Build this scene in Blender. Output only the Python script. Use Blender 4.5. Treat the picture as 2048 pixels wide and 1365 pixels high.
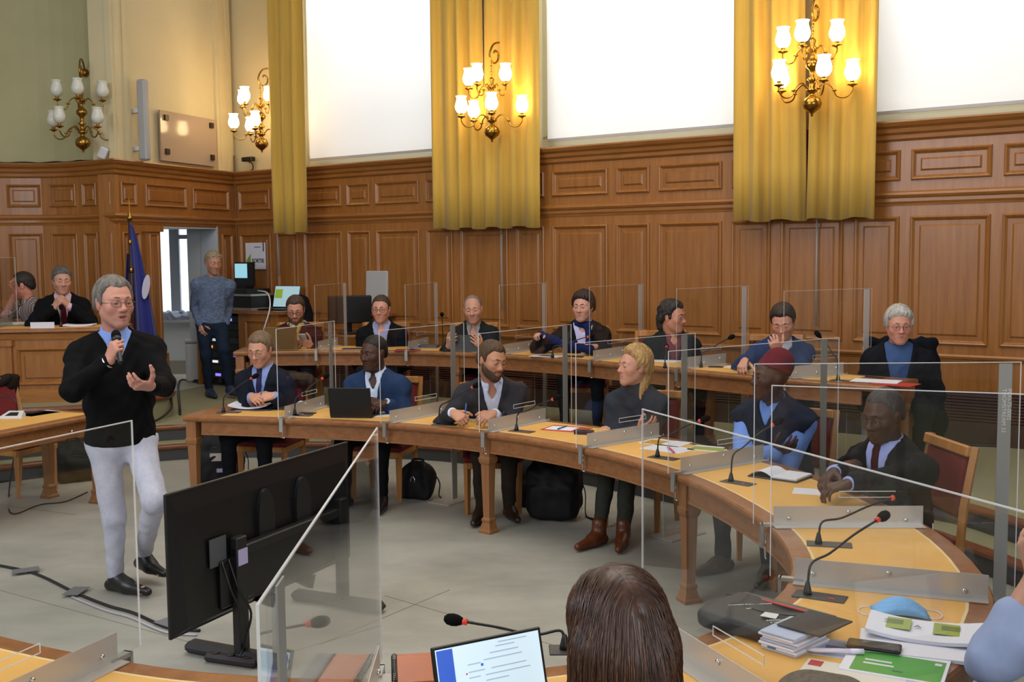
import bpy, math, random
import numpy as np
from mathutils import Vector, Matrix
for o in list(bpy.data.objects): bpy.data.objects.remove(o)
random.seed(7); rng = np.random.RandomState(7)
SC = bpy.context.scene; COL = SC.collection
# ------------------------------------------------------------------ camera
F = 2150.0; HC = 2.03; PITCH = math.radians(4.7); ROLL = -0.010
def _rx(a): c, s = math.cos(a), math.sin(a); return np.array([[1,0,0],[0,c,-s],[0,s,c]])
def _rz(a): c, s = math.cos(a), math.sin(a); return np.array([[c,-s,0],[s,c,0],[0,0,1.]])
CR = _rx(math.pi/2-PITCH) @ _rz(ROLL); CP = np.array([0,0,HC])
cd = bpy.data.cameras.new('camera'); cam = bpy.data.objects.new('camera', cd); COL.objects.link(cam)
cd.sensor_width = 36; cd.lens = F/2048*36; cd.clip_start = .05; cd.clip_end = 200
m = Matrix.Identity(4)
for i in range(3):
    for j in range(3): m[i][j] = CR[i][j]
    m[i][3] = CP[i]
cam.matrix_world = m; SC.camera = cam
# ------------------------------------------------------------------ world, daylight, exposure
W = bpy.data.worlds.new('world'); SC.world = W; W.use_nodes = True
W.node_tree.nodes['Background'].inputs[0].default_value = (1.0, .97, .93, 1)
W.node_tree.nodes['Background'].inputs[1].default_value = .27
SC.view_settings.view_transform = 'Standard'; SC.view_settings.look = 'None'
SC.view_settings.gamma = 1; SC.view_settings.use_curve_mapping = False
SC.view_settings.exposure = -0.1
SC.cycles.transparent_max_bounces = 40
def area(name, loc, target, sx, sy, power, color=(1,1,1)):
    l = bpy.data.lights.new(name, 'AREA'); l.shape = 'RECTANGLE'; l.size = sx; l.size_y = sy; l.energy = power; l.color = color
    o = bpy.data.objects.new(name, l); COL.objects.link(o); o.location = loc
    o.rotation_euler = (Vector(target)-Vector(loc)).to_track_quat('-Z', 'Y').to_euler()
    return o
# ------------------------------------------------------------------ pixel helpers (2048 x 1365 frame)
def ray(px, py): return CR @ np.array([(px-1024)/F, -(py-682.5)/F, -1.])
def atz(px, py, z): d = ray(px, py); return CP + d*((z-HC)/d[2])
def aty(px, py, y): d = ray(px, py); return CP + d*(y/d[1])
# ------------------------------------------------------------------ mesh builder
def nrm(v): v = np.asarray(v, float); n = np.linalg.norm(v); return v/n if n > 1e-9 else v
class MB:
    def __init__(s): s.v = []; s.f = []; s.m = []; s.mi = 0
    def add(s, vs, fs):
        b = len(s.v); s.v += [tuple(map(float, p)) for p in vs]
        for f in fs: s.f.append(tuple(b+i for i in f)); s.m.append(s.mi)
        return s
    def box(s, c, size, M=None, bev=0):
        hx, hy, hz = [x/2 for x in size]; c = np.array(c, float)
        M = np.eye(3) if M is None else np.asarray(M)
        if bev:
            b = min(bev, hx*.95, hy*.95, hz*.95); P = []; idx = {}
            for i, (sx, sy, sz) in enumerate([(x, y, z) for x in (-1,1) for y in (-1,1) for z in (-1,1)]):
                for a in range(3):
                    h = [hx-b, hy-b, hz-b]; h[a] += b
                    idx[(sx,sy,sz,a)] = len(P); P.append(c + M @ np.array([sx*h[0], sy*h[1], sz*h[2]]))
            fs = []
            for a in range(3):
                o = [k for k in range(3) if k != a]
                for sg in (-1,1):
                    q = []
                    for (u, w) in ((-1,-1),(1,-1),(1,1),(-1,1)):
                        k = [0,0,0]; k[a] = sg; k[o[0]] = u; k[o[1]] = w; q.append(idx[(*k, a)])
                    fs.append(q)
                for u in (-1,1):
                    for w in (-1,1):
                        k1 = [0,0,0]; k1[a] = -1; k1[o[0]] = u; k1[o[1]] = w; k2 = list(k1); k2[a] = 1
                        fs.append([idx[(*k1,o[0])], idx[(*k2,o[0])], idx[(*k2,o[1])], idx[(*k1,o[1])]])
            for sx in (-1,1):
                for sy in (-1,1):
                    for sz in (-1,1): fs.append([idx[(sx,sy,sz,a)] for a in range(3)])
            # orient outwards
            out = []
            for f in fs:
                p = [np.array(P[i]) for i in f]; n = np.cross(p[1]-p[0], p[2]-p[0])
                if n @ (sum(p)/len(p)-c) < 0: f = f[::-1]
                out.append(f)
            return s.add(P, out)
        P = [c + M @ np.array([x*hx, y*hy, z*hz]) for x, y, z in ((-1,-1,-1),(1,-1,-1),(1,1,-1),(-1,1,-1),(-1,-1,1),(1,-1,1),(1,1,1),(-1,1,1))]
        return s.add(P, [(0,3,2,1),(4,5,6,7),(0,1,5,4),(1,2,6,5),(2,3,7,6),(3,0,4,7)])
    def tube(s, pts, r, n=8, cap=True, flat=1.0):
        pts = [np.array(p, float) for p in pts]; L = len(pts)
        rs = r if hasattr(r, '__len__') else [r]*L
        vs = []; up = np.array([0,0,1.])
        t0 = nrm(pts[1]-pts[0])
        if abs(t0 @ up) > .95: up = np.array([1.,0,0])
        a = nrm(np.cross(up, t0))
        for i, p in enumerate(pts):
            t = nrm(pts[min(i+1, L-1)]-pts[max(i-1, 0)])
            a = nrm(a - t*(a @ t)); b = np.cross(t, a)
            for k in range(n):
                th = 2*math.pi*k/n; vs.append(p + rs[i]*(a*math.cos(th) + b*math.sin(th)*flat))
        fs = []
        for i in range(L-1):
            for k in range(n):
                fs.append((i*n+k, i*n+(k+1) % n, (i+1)*n+(k+1) % n, (i+1)*n+k))
        if cap: fs.append(tuple(range(n))[::-1]); fs.append(tuple((L-1)*n+k for k in range(n)))
        return s.add(vs, fs)
    def lathe(s, prof, n=16, c=(0,0,0), M=None):
        c = np.array(c, float); M = np.eye(3) if M is None else np.asarray(M); vs = []
        for (r, z) in prof:
            for k in range(n):
                th = 2*math.pi*k/n; vs.append(c + M @ np.array([r*math.cos(th), r*math.sin(th), z]))
        fs = []; L = len(prof)
        for i in range(L-1):
            for k in range(n): fs.append((i*n+k, i*n+(k+1) % n, (i+1)*n+(k+1) % n, (i+1)*n+k))
        if prof[0][0] > 1e-4: fs.append(tuple(range(n))[::-1])
        if prof[-1][0] > 1e-4: fs.append(tuple((L-1)*n+k for k in range(n)))
        return s.add(vs, fs)
    def ball(s, c, r, nu=12, nv=8, M=None):
        rr = r if hasattr(r, '__len__') else (r, r, r); M = np.eye(3) if M is None else np.asarray(M); c = np.array(c, float)
        vs = []
        for i in range(nv+1):
            ph = math.pi*i/nv
            for k in range(nu):
                th = 2*math.pi*k/nu
                vs.append(c + M @ np.array([rr[0]*math.sin(ph)*math.cos(th), rr[1]*math.sin(ph)*math.sin(th), -rr[2]*math.cos(ph)]))
        fs = [(i*nu+k, i*nu+(k+1) % nu, (i+1)*nu+(k+1) % nu, (i+1)*nu+k) for i in range(nv) for k in range(nu)]
        return s.add(vs, fs)
    def prism(s, poly, z0, z1):
        n = len(poly); A = sum(poly[i][0]*poly[(i+1) % n][1]-poly[(i+1) % n][0]*poly[i][1] for i in range(n))
        if A < 0: poly = poly[::-1]
        vs = [(p[0], p[1], z0) for p in poly] + [(p[0], p[1], z1) for p in poly]
        return s.add(vs, [tuple(range(n))[::-1], tuple(range(n, 2*n))] + [(i, (i+1) % n, n+(i+1) % n, n+i) for i in range(n)])
    def strip(s, A, B, flip=False):
        n = len(A); fs = [(i, i+1, n+i+1, n+i) for i in range(n-1)]
        if flip: fs = [f[::-1] for f in fs]
        return s.add(list(A)+list(B), fs)
    def sweep(s, path, nor, prof, closed=True, caps=True):
        """path: xy points, nor: outward xy normal per point, prof: (offset along normal, z)"""
        n = len(prof); vs = []
        for p, q in zip(path, nor):
            for (o, z) in prof: vs.append((p[0]+q[0]*o, p[1]+q[1]*o, z))
        fs = []
        for i in range(len(path)-1):
            for k in range(n if closed else n-1):
                k2 = (k+1) % n; fs.append((i*n+k, (i+1)*n+k, (i+1)*n+k2, i*n+k2))
        if caps and closed: fs.append(tuple(range(n))); fs.append(tuple((len(path)-1)*n+k for k in range(n))[::-1])
        return s.add(vs, fs)
    def build(s, name, mat, parent=None, smooth=False, off=None, sharp=None):
        return mkobj(name, s.v, s.f, mat, parent, smooth, off, s.m if any(s.m) else None, sharp)
def mkobj(name, v, f, mat, parent=None, smooth=False, off=None, mi=None, sharp=None):
    me = bpy.data.meshes.new(name)
    v = np.asarray(v, dtype=np.float64).reshape(-1, 3)
    if off is not None: v = v - np.asarray(off)
    me.from_pydata(v.tolist() if not isinstance(f, np.ndarray) else v.tolist(), [], f if not isinstance(f, np.ndarray) else f.tolist())
    for mm in (mat if isinstance(mat, (list, tuple)) else [mat]): me.materials.append(mm)
    if mi is not None: me.polygons.foreach_set('material_index', mi)
    if smooth:
        me.polygons.foreach_set('use_smooth', [True]*len(me.polygons))
        if sharp: me.set_sharp_from_angle(angle=math.radians(sharp))
    me.update()
    o = bpy.data.objects.new(name, me); COL.objects.link(o)
    if parent is not None: o.parent = parent
    return o
def thing(name, label, cat, loc=(0,0,0), rz=0, group=None):
    o = bpy.data.objects.new(name, None); COL.objects.link(o); o.empty_display_size = .1
    o.location = loc; o.rotation_euler = (0, 0, rz); return tag(o, label, cat, group)
def tag(o, label, cat, group=None):
    o['label'] = label; o['category'] = cat
    if group: o['group'] = group
    return o
def struct(o): o['kind'] = 'structure'; return o
def dup(root, loc, rz=0, label=None, group=None):
    r = root.copy(); COL.objects.link(r); r.location = loc; r.rotation_euler = (0, 0, rz)
    if label: r['label'] = label
    if group: r['group'] = group
    for ch in list(root.children):
        c = ch.copy(); COL.objects.link(c); c.parent = r
        for g in ch.children:
            d = g.copy(); COL.objects.link(d); d.parent = c
    return r
def catmull(P, n=8):
    P = [np.array(p, float) for p in P]; P = [2*P[0]-P[1]] + P + [2*P[-1]-P[-2]]; out = []
    for i in range(1, len(P)-2):
        for k in range(n):
            t = k/n; a, b, c, d = P[i-1:i+3]
            out.append(.5*((2*b)+(-a+c)*t+(2*a-5*b+4*c-d)*t*t+(-a+3*b-3*c+d)*t**3))
    out.append(P[-2]); return out
def normals2(path):
    out = []
    for i in range(len(path)):
        t = nrm(path[min(i+1, len(path)-1)]-path[max(i-1, 0)]); out.append(np.array([-t[1], t[0]]))
    return out
# ------------------------------------------------------------------ materials
MT = {}
def lin(c): return tuple((x/12.92 if x <= .04045 else ((x+.055)/1.055)**2.4) for x in c)
def hexc(h): h = h.lstrip('#'); return lin(tuple(int(h[i:i+2], 16)/255 for i in (0,2,4)))
def mat(name, col, rough=.5, metal=0, spec=.5, var=0, vscale=8, stretch=(1,1,1), bump=0, bscale=40, emit=None, estr=0, sheen=0, coat=0, attr=False, detail=4, col2=None):
    if name in MT: return MT[name]
    M = bpy.data.materials.new(name); M.use_nodes = True; nt = M.node_tree; b = nt.nodes['Principled BSDF']
    c = hexc(col) if isinstance(col, str) else col
    b.inputs['Base Color'].default_value = (*c, 1); b.inputs['Roughness'].default_value = rough
    b.inputs['Metallic'].default_value = metal; b.inputs['Specular IOR Level'].default_value = spec
    if sheen: b.inputs['Sheen Weight'].default_value = sheen; b.inputs['Sheen Roughness'].default_value = .5
    if coat: b.inputs['Coat Weight'].default_value = coat; b.inputs['Coat Roughness'].default_value = .15
    if emit is not None:
        e = hexc(emit) if isinstance(emit, str) else emit
        b.inputs['Emission Color'].default_value = (*e, 1); b.inputs['Emission Strength'].default_value = estr
    tc = nt.nodes.new('ShaderNodeTexCoord'); src = None
    if var or col2:
        mp = nt.nodes.new('ShaderNodeMapping'); mp.inputs['Scale'].default_value = stretch
        nz = nt.nodes.new('ShaderNodeTexNoise'); nz.inputs['Scale'].default_value = vscale; nz.inputs['Detail'].default_value = detail
        nz.inputs['Roughness'].default_value = .65
        rp = nt.nodes.new('ShaderNodeValToRGB')
        c2 = hexc(col2) if isinstance(col2, str) else (col2 or tuple(min(1, x*(1+var)) for x in c))
        c1 = tuple(x*(1-var) for x in c)
        rp.color_ramp.elements[0].position = .3; rp.color_ramp.elements[1].position = .7
        rp.color_ramp.elements[0].color = (*c1, 1); rp.color_ramp.elements[1].color = (*c2, 1)
        nt.links.new(tc.outputs['Object'], mp.inputs[0]); nt.links.new(mp.outputs[0], nz.inputs['Vector'])
        nt.links.new(nz.outputs[0], rp.inputs[0]); src = rp.outputs[0]
    if attr:
        at = nt.nodes.new('ShaderNodeAttribute'); at.attribute_name = 'Col'
        if src is not None:
            mx = nt.nodes.new('ShaderNodeMix'); mx.data_type = 'RGBA'; mx.blend_type = 'MULTIPLY'; mx.inputs[0].default_value = 1
            nt.links.new(src, mx.inputs[6]); nt.links.new(at.outputs['Color'], mx.inputs[7]); src = mx.outputs[2]
        else: src = at.outputs['Color']
    if src is not None: nt.links.new(src, b.inputs['Base Color'])
    if bump:
        bn = nt.nodes.new('ShaderNodeTexNoise'); bn.inputs['Scale'].default_value = bscale; bn.inputs['Detail'].default_value = 3
        bp = nt.nodes.new('ShaderNodeBump'); bp.inputs['Strength'].default_value = bump; bp.inputs['Distance'].default_value = .01
        mp2 = nt.nodes.new('ShaderNodeMapping'); mp2.inputs['Scale'].default_value = stretch
        nt.links.new(tc.outputs['Object'], mp2.inputs[0]); nt.links.new(mp2.outputs[0], bn.inputs['Vector'])
        nt.links.new(bn.outputs[0], bp.inputs['Height']); nt.links.new(bp.outputs[0], b.inputs['Normal'])
    MT[name] = M; return M
def glassmat(name, tint=(1,1,1), refl=.9, haze=.0, rough=.02, base=0.02):
    """clear sheet: transparent with a mirror share that grows towards grazing view"""
    M = bpy.data.materials.new(name); M.use_nodes = True; nt = M.node_tree; nt.nodes.clear()
    out = nt.nodes.new('ShaderNodeOutputMaterial'); tr = nt.nodes.new('ShaderNodeBsdfTransparent'); gl = nt.nodes.new('ShaderNodeBsdfGlossy')
    tr.inputs[0].default_value = (*tint, 1); gl.inputs['Roughness'].default_value = rough; gl.inputs[0].default_value = (refl, refl, refl, 1)
    lw = nt.nodes.new('ShaderNodeLayerWeight'); lw.inputs[0].default_value = .5
    pw = nt.nodes.new('ShaderNodeMath'); pw.operation = 'POWER'; pw.inputs[1].default_value = 4.0; nt.links.new(lw.outputs['Facing'], pw.inputs[0])
    fr = nt.nodes.new('ShaderNodeMath'); fr.operation = 'MULTIPLY_ADD'; fr.inputs[1].default_value = .75; fr.inputs[2].default_value = base; nt.links.new(pw.outputs[0], fr.inputs[0])
    mx = nt.nodes.new('ShaderNodeMixShader'); nt.links.new(fr.outputs[0], mx.inputs[0]); nt.links.new(tr.outputs[0], mx.inputs[1]); nt.links.new(gl.outputs[0], mx.inputs[2])
    last = mx.outputs[0]
    if haze:
        df = nt.nodes.new('ShaderNodeBsdfDiffuse'); df.inputs[0].default_value = (.85,.85,.85,1)
        m2 = nt.nodes.new('ShaderNodeMixShader'); m2.inputs[0].default_value = haze
        nt.links.new(last, m2.inputs[1]); nt.links.new(df.outputs[0], m2.inputs[2]); last = m2.outputs[0]
    nt.links.new(last, out.inputs[0]); MT[name] = M; return M

def lettering(tx, size, loc, X, Y, material, parent, name='lettering', align='LEFT', bold=0):
    cu = bpy.data.curves.new(name, 'FONT'); cu.body = tx; cu.size = size; cu.align_x = align; cu.offset = bold; cu.extrude = .0004
    to = bpy.data.objects.new(name, cu); COL.objects.link(to); dg = bpy.context.evaluated_depsgraph_get(); me = bpy.data.meshes.new_from_object(to.evaluated_get(dg)); bpy.data.objects.remove(to)
    X, Y = nrm(X), nrm(Y); Z = np.cross(X, Y); n = len(me.vertices); co = np.empty(n*3, np.float32); me.vertices.foreach_get('co', co); co = co.reshape(-1, 3)
    me.vertices.foreach_set('co', (co[:, :1]*X+co[:, 1:2]*Y+co[:, 2:]*Z+np.array(loc)).astype(np.float32).ravel()); me.materials.clear(); me.materials.append(material); me.update()
    o = bpy.data.objects.new(name, me); COL.objects.link(o); o.parent = parent; o['kind'] = 'stuff' if False else 'print'; del o['kind']; return o
# ------------------------------------------------------------------ signed-distance modeller for bodies, clothes, hair, bags
def axis(lo, hi, fine, hf, hc):
    xs = [lo]; x = lo
    while x < hi:
        f = any(a-hc*.5 <= x <= b for a, b in fine); x += hf if f else hc; xs.append(x)
    return np.array(xs, np.float32)
def smin(a, b, k):
    if k <= 0: return np.minimum(a, b)
    h = np.maximum(k-np.abs(a-b), 0)/k; return np.minimum(a, b)-h*h*k*.25
class Fr:
    """local frame: o origin, M columns = axes (left, forward, up), s scale"""
    def __init__(s, o, M, sc=1.0): s.o = np.array(o, float); s.M = np.array(M, float); s.s = sc
    def p(s, x): return s.o + s.M @ (np.array(x, float)*s.s)
    def d(s, x): return s.M @ np.array(x, float)
    def loc(s, P): return (P-s.o) @ s.M / s.s
def yawframe(o, phi, pitch=0, roll=0, sc=1.0):
    f = np.array([math.sin(phi), -math.cos(phi), 0]); l = np.array([math.cos(phi), math.sin(phi), 0]); u = np.array([0,0,1.])
    # pitch: >0 looks down ; roll: >0 tilts head to own left
    f2 = f*math.cos(pitch)-u*math.sin(pitch); u2 = u*math.cos(pitch)+f*math.sin(pitch)
    l3 = l*math.cos(roll)-u2*math.sin(roll); u3 = u2*math.cos(roll)+l*math.sin(roll)
    return Fr(o, np.stack([l3, f2, u3], 1), sc)
# primitives: ('c', a, b, ra, rb, k) ('e', centre, radii, M, k) ; op suffix '-' subtracts
def cap(a, b, ra, rb=None, k=.02, op='+'): return ('c', np.array(a, float), np.array(b, float), ra, ra if rb is None else rb, k, op)
def ell(c, r, M=None, k=.02, op='+'): return ('e', np.array(c, float), np.array(r, float), np.eye(3) if M is None else M, 0, k, op)
def fbox(fr, c, h, r, k=.02, op='+'): return ('b', fr.p(c), (np.array(h, float)*fr.s, r), fr.M, 0, k, op)
def bounds(prims):
    lo = np.full(3, 1e9); hi = -lo
    for q in prims:
        if q[6] == '-': continue
        if q[0] == 'c': P = [q[1]-q[3], q[1]+q[3], q[2]-q[4], q[2]+q[4]]
        elif q[0] == 'e': r = np.abs(q[3]) @ q[2]; P = [q[1]-r, q[1]+r]
        else: r = np.abs(q[3]) @ (q[2][0]+q[2][1]); P = [q[1]-r, q[1]+r]
        for p in P: lo = np.minimum(lo, p); hi = np.maximum(hi, p)
    return lo, hi
def field(prims, ax, infl=0.0):
    X, Y, Z = ax; f = np.full((len(X), len(Y), len(Z)), .25, np.float32)
    for q in prims:
        k = q[5]; mg = k + .05
        if q[0] == 'c': rm = max(q[3], q[4])+infl+mg; lo = np.minimum(q[1], q[2])-rm; hi = np.maximum(q[1], q[2])+rm
        elif q[0] == 'e': r = np.abs(q[3]) @ (q[2]+infl); lo = q[1]-r-mg; hi = q[1]+r+mg
        else: r = np.abs(q[3]) @ (q[2][0]+q[2][1]+infl); lo = q[1]-r-mg; hi = q[1]+r+mg
        sl = tuple(slice(max(0, int(np.searchsorted(A, l)-1)), int(np.searchsorted(A, h)+1)) for A, l, h in zip(ax, lo, hi))
        x = X[sl[0]][:, None, None]; y = Y[sl[1]][None, :, None]; z = Z[sl[2]][None, None, :]
        if x.size == 0 or y.size == 0 or z.size == 0: continue
        if q[0] == 'c':
            a, b = q[1], q[2]; d = b-a; L2 = float(d @ d)+1e-9
            t = np.clip(((x-a[0])*d[0]+(y-a[1])*d[1]+(z-a[2])*d[2])/L2, 0, 1).astype(np.float32)
            D = np.sqrt((x-a[0]-t*d[0])**2+(y-a[1]-t*d[1])**2+(z-a[2]-t*d[2])**2)-(q[3]+infl)-t*(q[4]-q[3])
        else:
            M = q[3]; c = q[1]
            u = [(x-c[0])*M[0, i]+(y-c[1])*M[1, i]+(z-c[2])*M[2, i] for i in range(3)]
            if q[0] == 'e':
                r = q[2]+infl; k0 = np.sqrt(sum((u[i]/r[i])**2 for i in range(3))); k1 = np.sqrt(sum((u[i]/r[i]**2)**2 for i in range(3)))+1e-6
                D = k0*(k0-1)/k1
            else:
                h, rr = q[2]; w = [np.abs(u[i])-(h[i]+infl) for i in range(3)]
                D = np.sqrt(sum(np.maximum(a, 0)**2 for a in w))+np.minimum(np.maximum(np.maximum(w[0], w[1]), w[2]), 0)-rr
        D = D.astype(np.float32)
        f[sl] = smin(f[sl], D, k) if q[6] == '+' else -smin(-f[sl], D, k)
    return f
def grid(ax): return ax[0][:, None, None], ax[1][None, :, None], ax[2][None, None, :]
def lgrid(ax, fr):
    x, y, z = grid(ax); M = fr.M; o = fr.o
    return [((x-o[0])*M[0, i]+(y-o[1])*M[1, i]+(z-o[2])*M[2, i])/fr.s for i in range(3)]
_E = [(0,1),(2,3),(4,5),(6,7),(0,2),(1,3),(4,6),(5,7),(0,4),(1,5),(2,6),(3,7)]
_C = np.array([(i, j, k) for i in (0,1) for j in (0,1) for k in (0,1)])
def nets(f, ax):
    s = f < 0; nx, ny, nz = f.shape
    cnt = np.zeros((nx-1, ny-1, nz-1), np.int8)
    for i, j, k in _C: cnt += s[i:nx-1+i, j:ny-1+j, k:nz-1+k]
    I = np.argwhere((cnt > 0) & (cnt < 8)); n = len(I)
    if n == 0: return np.zeros((0,3)), np.zeros((0,4), int)
    idx = np.full(cnt.shape, -1, np.int32); idx[I[:,0], I[:,1], I[:,2]] = np.arange(n)
    Q = I[:, None, :]+_C[None]; V = f[Q[...,0], Q[...,1], Q[...,2]]
    P = np.stack([ax[0][Q[...,0]], ax[1][Q[...,1]], ax[2][Q[...,2]]], -1)
    acc = np.zeros((n, 3)); wt = np.zeros((n, 1))
    for a, b in _E:
        va, vb = V[:, a], V[:, b]; m_ = (va < 0) != (vb < 0); t = np.where(m_, va/(va-vb+1e-12), 0)[:, None]
        acc += np.where(m_[:, None], P[:, a]+(P[:, b]-P[:, a])*t, 0); wt += m_[:, None]
    V3 = acc/np.maximum(wt, 1); F4 = []
    for a in range(3):
        o1, o2 = (a+1) % 3, (a+2) % 3
        sh = [slice(None)]*3; s0 = list(sh); s1 = list(sh); s0[a] = slice(0, -1); s1[a] = slice(1, None)
        d = s[tuple(s0)] != s[tuple(s1)]
        E = np.argwhere(d); ok = (E[:, o1] > 0) & (E[:, o2] > 0) & (E[:, o1] < f.shape[o1]-1) & (E[:, o2] < f.shape[o2]-1); E = E[ok]
        if not len(E): continue
        def g(da, db):
            T = E.copy(); T[:, o1] -= da; T[:, o2] -= db; return idx[T[:,0], T[:,1], T[:,2]]
        q = np.stack([g(1,1), g(0,1), g(0,0), g(1,0)], 1)
        neg = s[E[:,0], E[:,1], E[:,2]]; q[~neg] = q[~neg][:, ::-1]; F4.append(q)
    F4 = np.concatenate(F4); F4 = F4[(F4 >= 0).all(1)]
    return V3, F4
def wob(ax, amp, wl, seed, fr=None):
    """fold-like displacement field"""
    r = np.random.RandomState(seed); x, y, z = grid(ax); out = 0
    for i in range(4):
        a = nrm(r.normal(size=3)*np.array([1,1,.8]))*2*math.pi/(wl*r.uniform(.7, 1.6)); b = nrm(r.normal(size=3))*2*math.pi/(wl*2.3)
        out = out + np.sin(x*a[0]+y*a[1]+z*a[2]+r.uniform(0, 6)+1.6*np.sin(x*b[0]+y*b[1]+z*b[2]+r.uniform(0, 6)))
    return (amp*.5*out).astype(np.float32)
def netobj(name, f, ax, mat, parent, off, smooth=2):
    v, q = nets(f, ax)
    if len(v) == 0: return None
    for _ in range(smooth): v = lap(v, q)
    return mkfast(name, v-np.asarray(off), q, mat, parent)
def mkfast(name, v, q, mat, parent=None, col=None):
    me = bpy.data.meshes.new(name); n = len(v); nf = len(q)
    me.vertices.add(n); me.vertices.foreach_set('co', np.asarray(v, np.float32).ravel())
    me.loops.add(nf*4); me.loops.foreach_set('vertex_index', np.asarray(q, np.int32).ravel())
    me.polygons.add(nf); me.polygons.foreach_set('loop_start', np.arange(nf, dtype=np.int32)*4)
    me.polygons.foreach_set('use_smooth', np.ones(nf, bool)); me.materials.append(mat)
    me.update(calc_edges=True)
    if col is not None:
        at = me.color_attributes.new('Col', 'FLOAT_COLOR', 'POINT'); c = np.ones((n, 4), np.float32); c[:, :3] = col; at.data.foreach_set('color', c.ravel())
    o = bpy.data.objects.new(name, me); COL.objects.link(o)
    if parent is not None: o.parent = parent
    return o

def lap(v, q):
    acc = np.zeros_like(v); w = np.zeros(len(v))
    for a, b in ((0,1),(1,2),(2,3),(3,0)):
        np.add.at(acc, q[:, a], v[q[:, b]]); np.add.at(w, q[:, a], 1)
        np.add.at(acc, q[:, b], v[q[:, a]]); np.add.at(w, q[:, b], 1)
    return v*.5+.5*acc/np.maximum(w, 1)[:, None]
# ------------------------------------------------------------------ people
S = 1.07
def cloth(name, col, var=.12, rough=.85, vs=25, bump=.12): return mat('cloth_'+name, col, rough=rough, spec=.12, var=var, vscale=vs)
def head_prims(h, w=1.0, jaw=1.0, nose=1.0, fem=False, eyes=True, full=1.0, mouth=0):
    s = h.s; P = h.p; A = []
    def E(c, r, k=.015, op='+'): A.append(ell(P(c), np.array(r)*s, h.M, k*s, op))
    def Cc(a, b, ra, rb, k=.012, op='+'): A.append(cap(P(a), P(b), ra*s, rb*s, k*s, op))
    E((0,-.018,.034), (.076*w,.098,.09)); E((0,.022,.0), (.067*w,.07,.085), .03)
    E((0,.03,-.05), (.058*w*full,.06,.066), .03)
    Cc((.052*w*jaw,-.005,-.048), (.016,.066,-.1), .02, .016, .03); Cc((-.052*w*jaw,-.005,-.048), (-.016,.066,-.1), .02, .016, .03)
    E((0,.07,-.1), (.022*jaw,.02,.018), .025)
    for q in (1,-1):
        E((q*.042*w,.058,-.02), (.024*full,.024,.024), .025)                          # cheek
        Cc((q*.012,.087,.028), (q*.046,.07,.026), .0085, .0075, .016)           # brow
        E((q*.0325,.1,.004), (.0185,.02,.0125), .012, '-')                     # socket
        E((q*.0325,.0735,.004), (.0165,.0145,.0125), .004)                     # lid mass
        Cc((q*.0185,.0835,.0055), (q*.0325,.0895,.0105), .0042, .0052, .005); Cc((q*.0325,.0895,.0105), (q*.0475,.079,.0045), .0052, .004, .005)
        if not eyes: E((q*.0325,.0765,.004), (.0155,.0135,.0125), .004)
        E((q*.0785*w,-.008,-.004), (.009,.021,.033), .006); E((q*.083*w,-.013,.012), (.006,.014,.017), .006)
        E((q*.0125,.096,-.032), (.0095*nose,.011,.0085), .008)                  # nostril wing
    Cc((0,.084,.02), (0,.108,-.024), .0075, .0105*nose, .012); E((0,.11,-.028), (.0115*nose,.011,.0105), .01)
    E((0,.074,-.064), (.03,.02,.02), .02)                                      # muzzle
    for q in (1,-1):
        Cc((0,.095,-.0575), (q*.021,.084,-.061), .0058, .0035, .006); Cc((0,.0925,-.0725), (q*.018,.083,-.07), .0068, .0035, .006)
    Cc((-.02,.094,-.0655), (.02,.094,-.0655), .0022, .0022, .004, '-')
    if mouth: E((0,.092,-.066), (.016,.016,.0065), .004, '-')
    return A
def hand_prims(w, d, pn, side, curl, s, spread=.1, thumb=None, tcurl=.3):
    d = nrm(d); pn = nrm(pn-d*(np.dot(pn, d))); th = side*np.cross(pn, d); A = []
    kn = []
    for i, (lat, fw) in enumerate(((.031,.088),(.0105,.094),(-.0105,.09),(-.03,.08))):
        k = w + (d*fw + th*lat - pn*.004)*s; kn.append(k); A.append(cap(w+(th*lat*.55+d*.008)*s, k, .0165*s, .0125*s, .014*s))
    for i, L in enumerate((.074,.083,.077,.06)):
        c = curl[i] if hasattr(curl, '__len__') else curl
        base = nrm(d + th*(1.5-i)*spread); p = kn[i]; a = 0; r = (.0098,.0102,.0098,.0086)[i]
        for j, (fr_, ca) in enumerate(((.45,1.0),(.31,1.15),(.24,.8))):
            a += math.radians(c)*ca; dr = base*math.cos(a)+pn*math.sin(a); q = p+dr*L*fr_*s
            A.append(cap(p, q, r*s*(1-.08*j), r*s*(.93-.1*j), .003*s)); p = q
    t = nrm(d*.62+th*.72+pn*.3) if thumb is None else nrm(d*thumb[0]+th*thumb[1]+pn*thumb[2])
    p = w+(d*.022+th*.026+pn*.004)*s; a = 0; bend = nrm(d*.5+pn*.5-th*.5)
    for L, r0, r1 in ((.046,.0155,.0125),(.034,.012,.0108),(.027,.0108,.0088)):
        dr = nrm(t*math.cos(a)+bend*math.sin(a)); q = p+dr*L*s; A.append(cap(p, q, r0*s, r1*s, .008*s)); p = q; a += tcurl
    return A, kn
def ik(a, b, L1, L2, hint):
    d = b-a; L = np.linalg.norm(d); Lm = (L1+L2)*.998
    if L > Lm: b = a+d/L*Lm; d = b-a; L = Lm
    x = (L1*L1-L2*L2+L*L)/(2*L); h = math.sqrt(max(L1*L1-x*x, 1e-6)); n = d/L
    v = nrm(hint-n*(hint @ n)); return a+n*x+v*h, b
PEOPLE = {}
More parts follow.
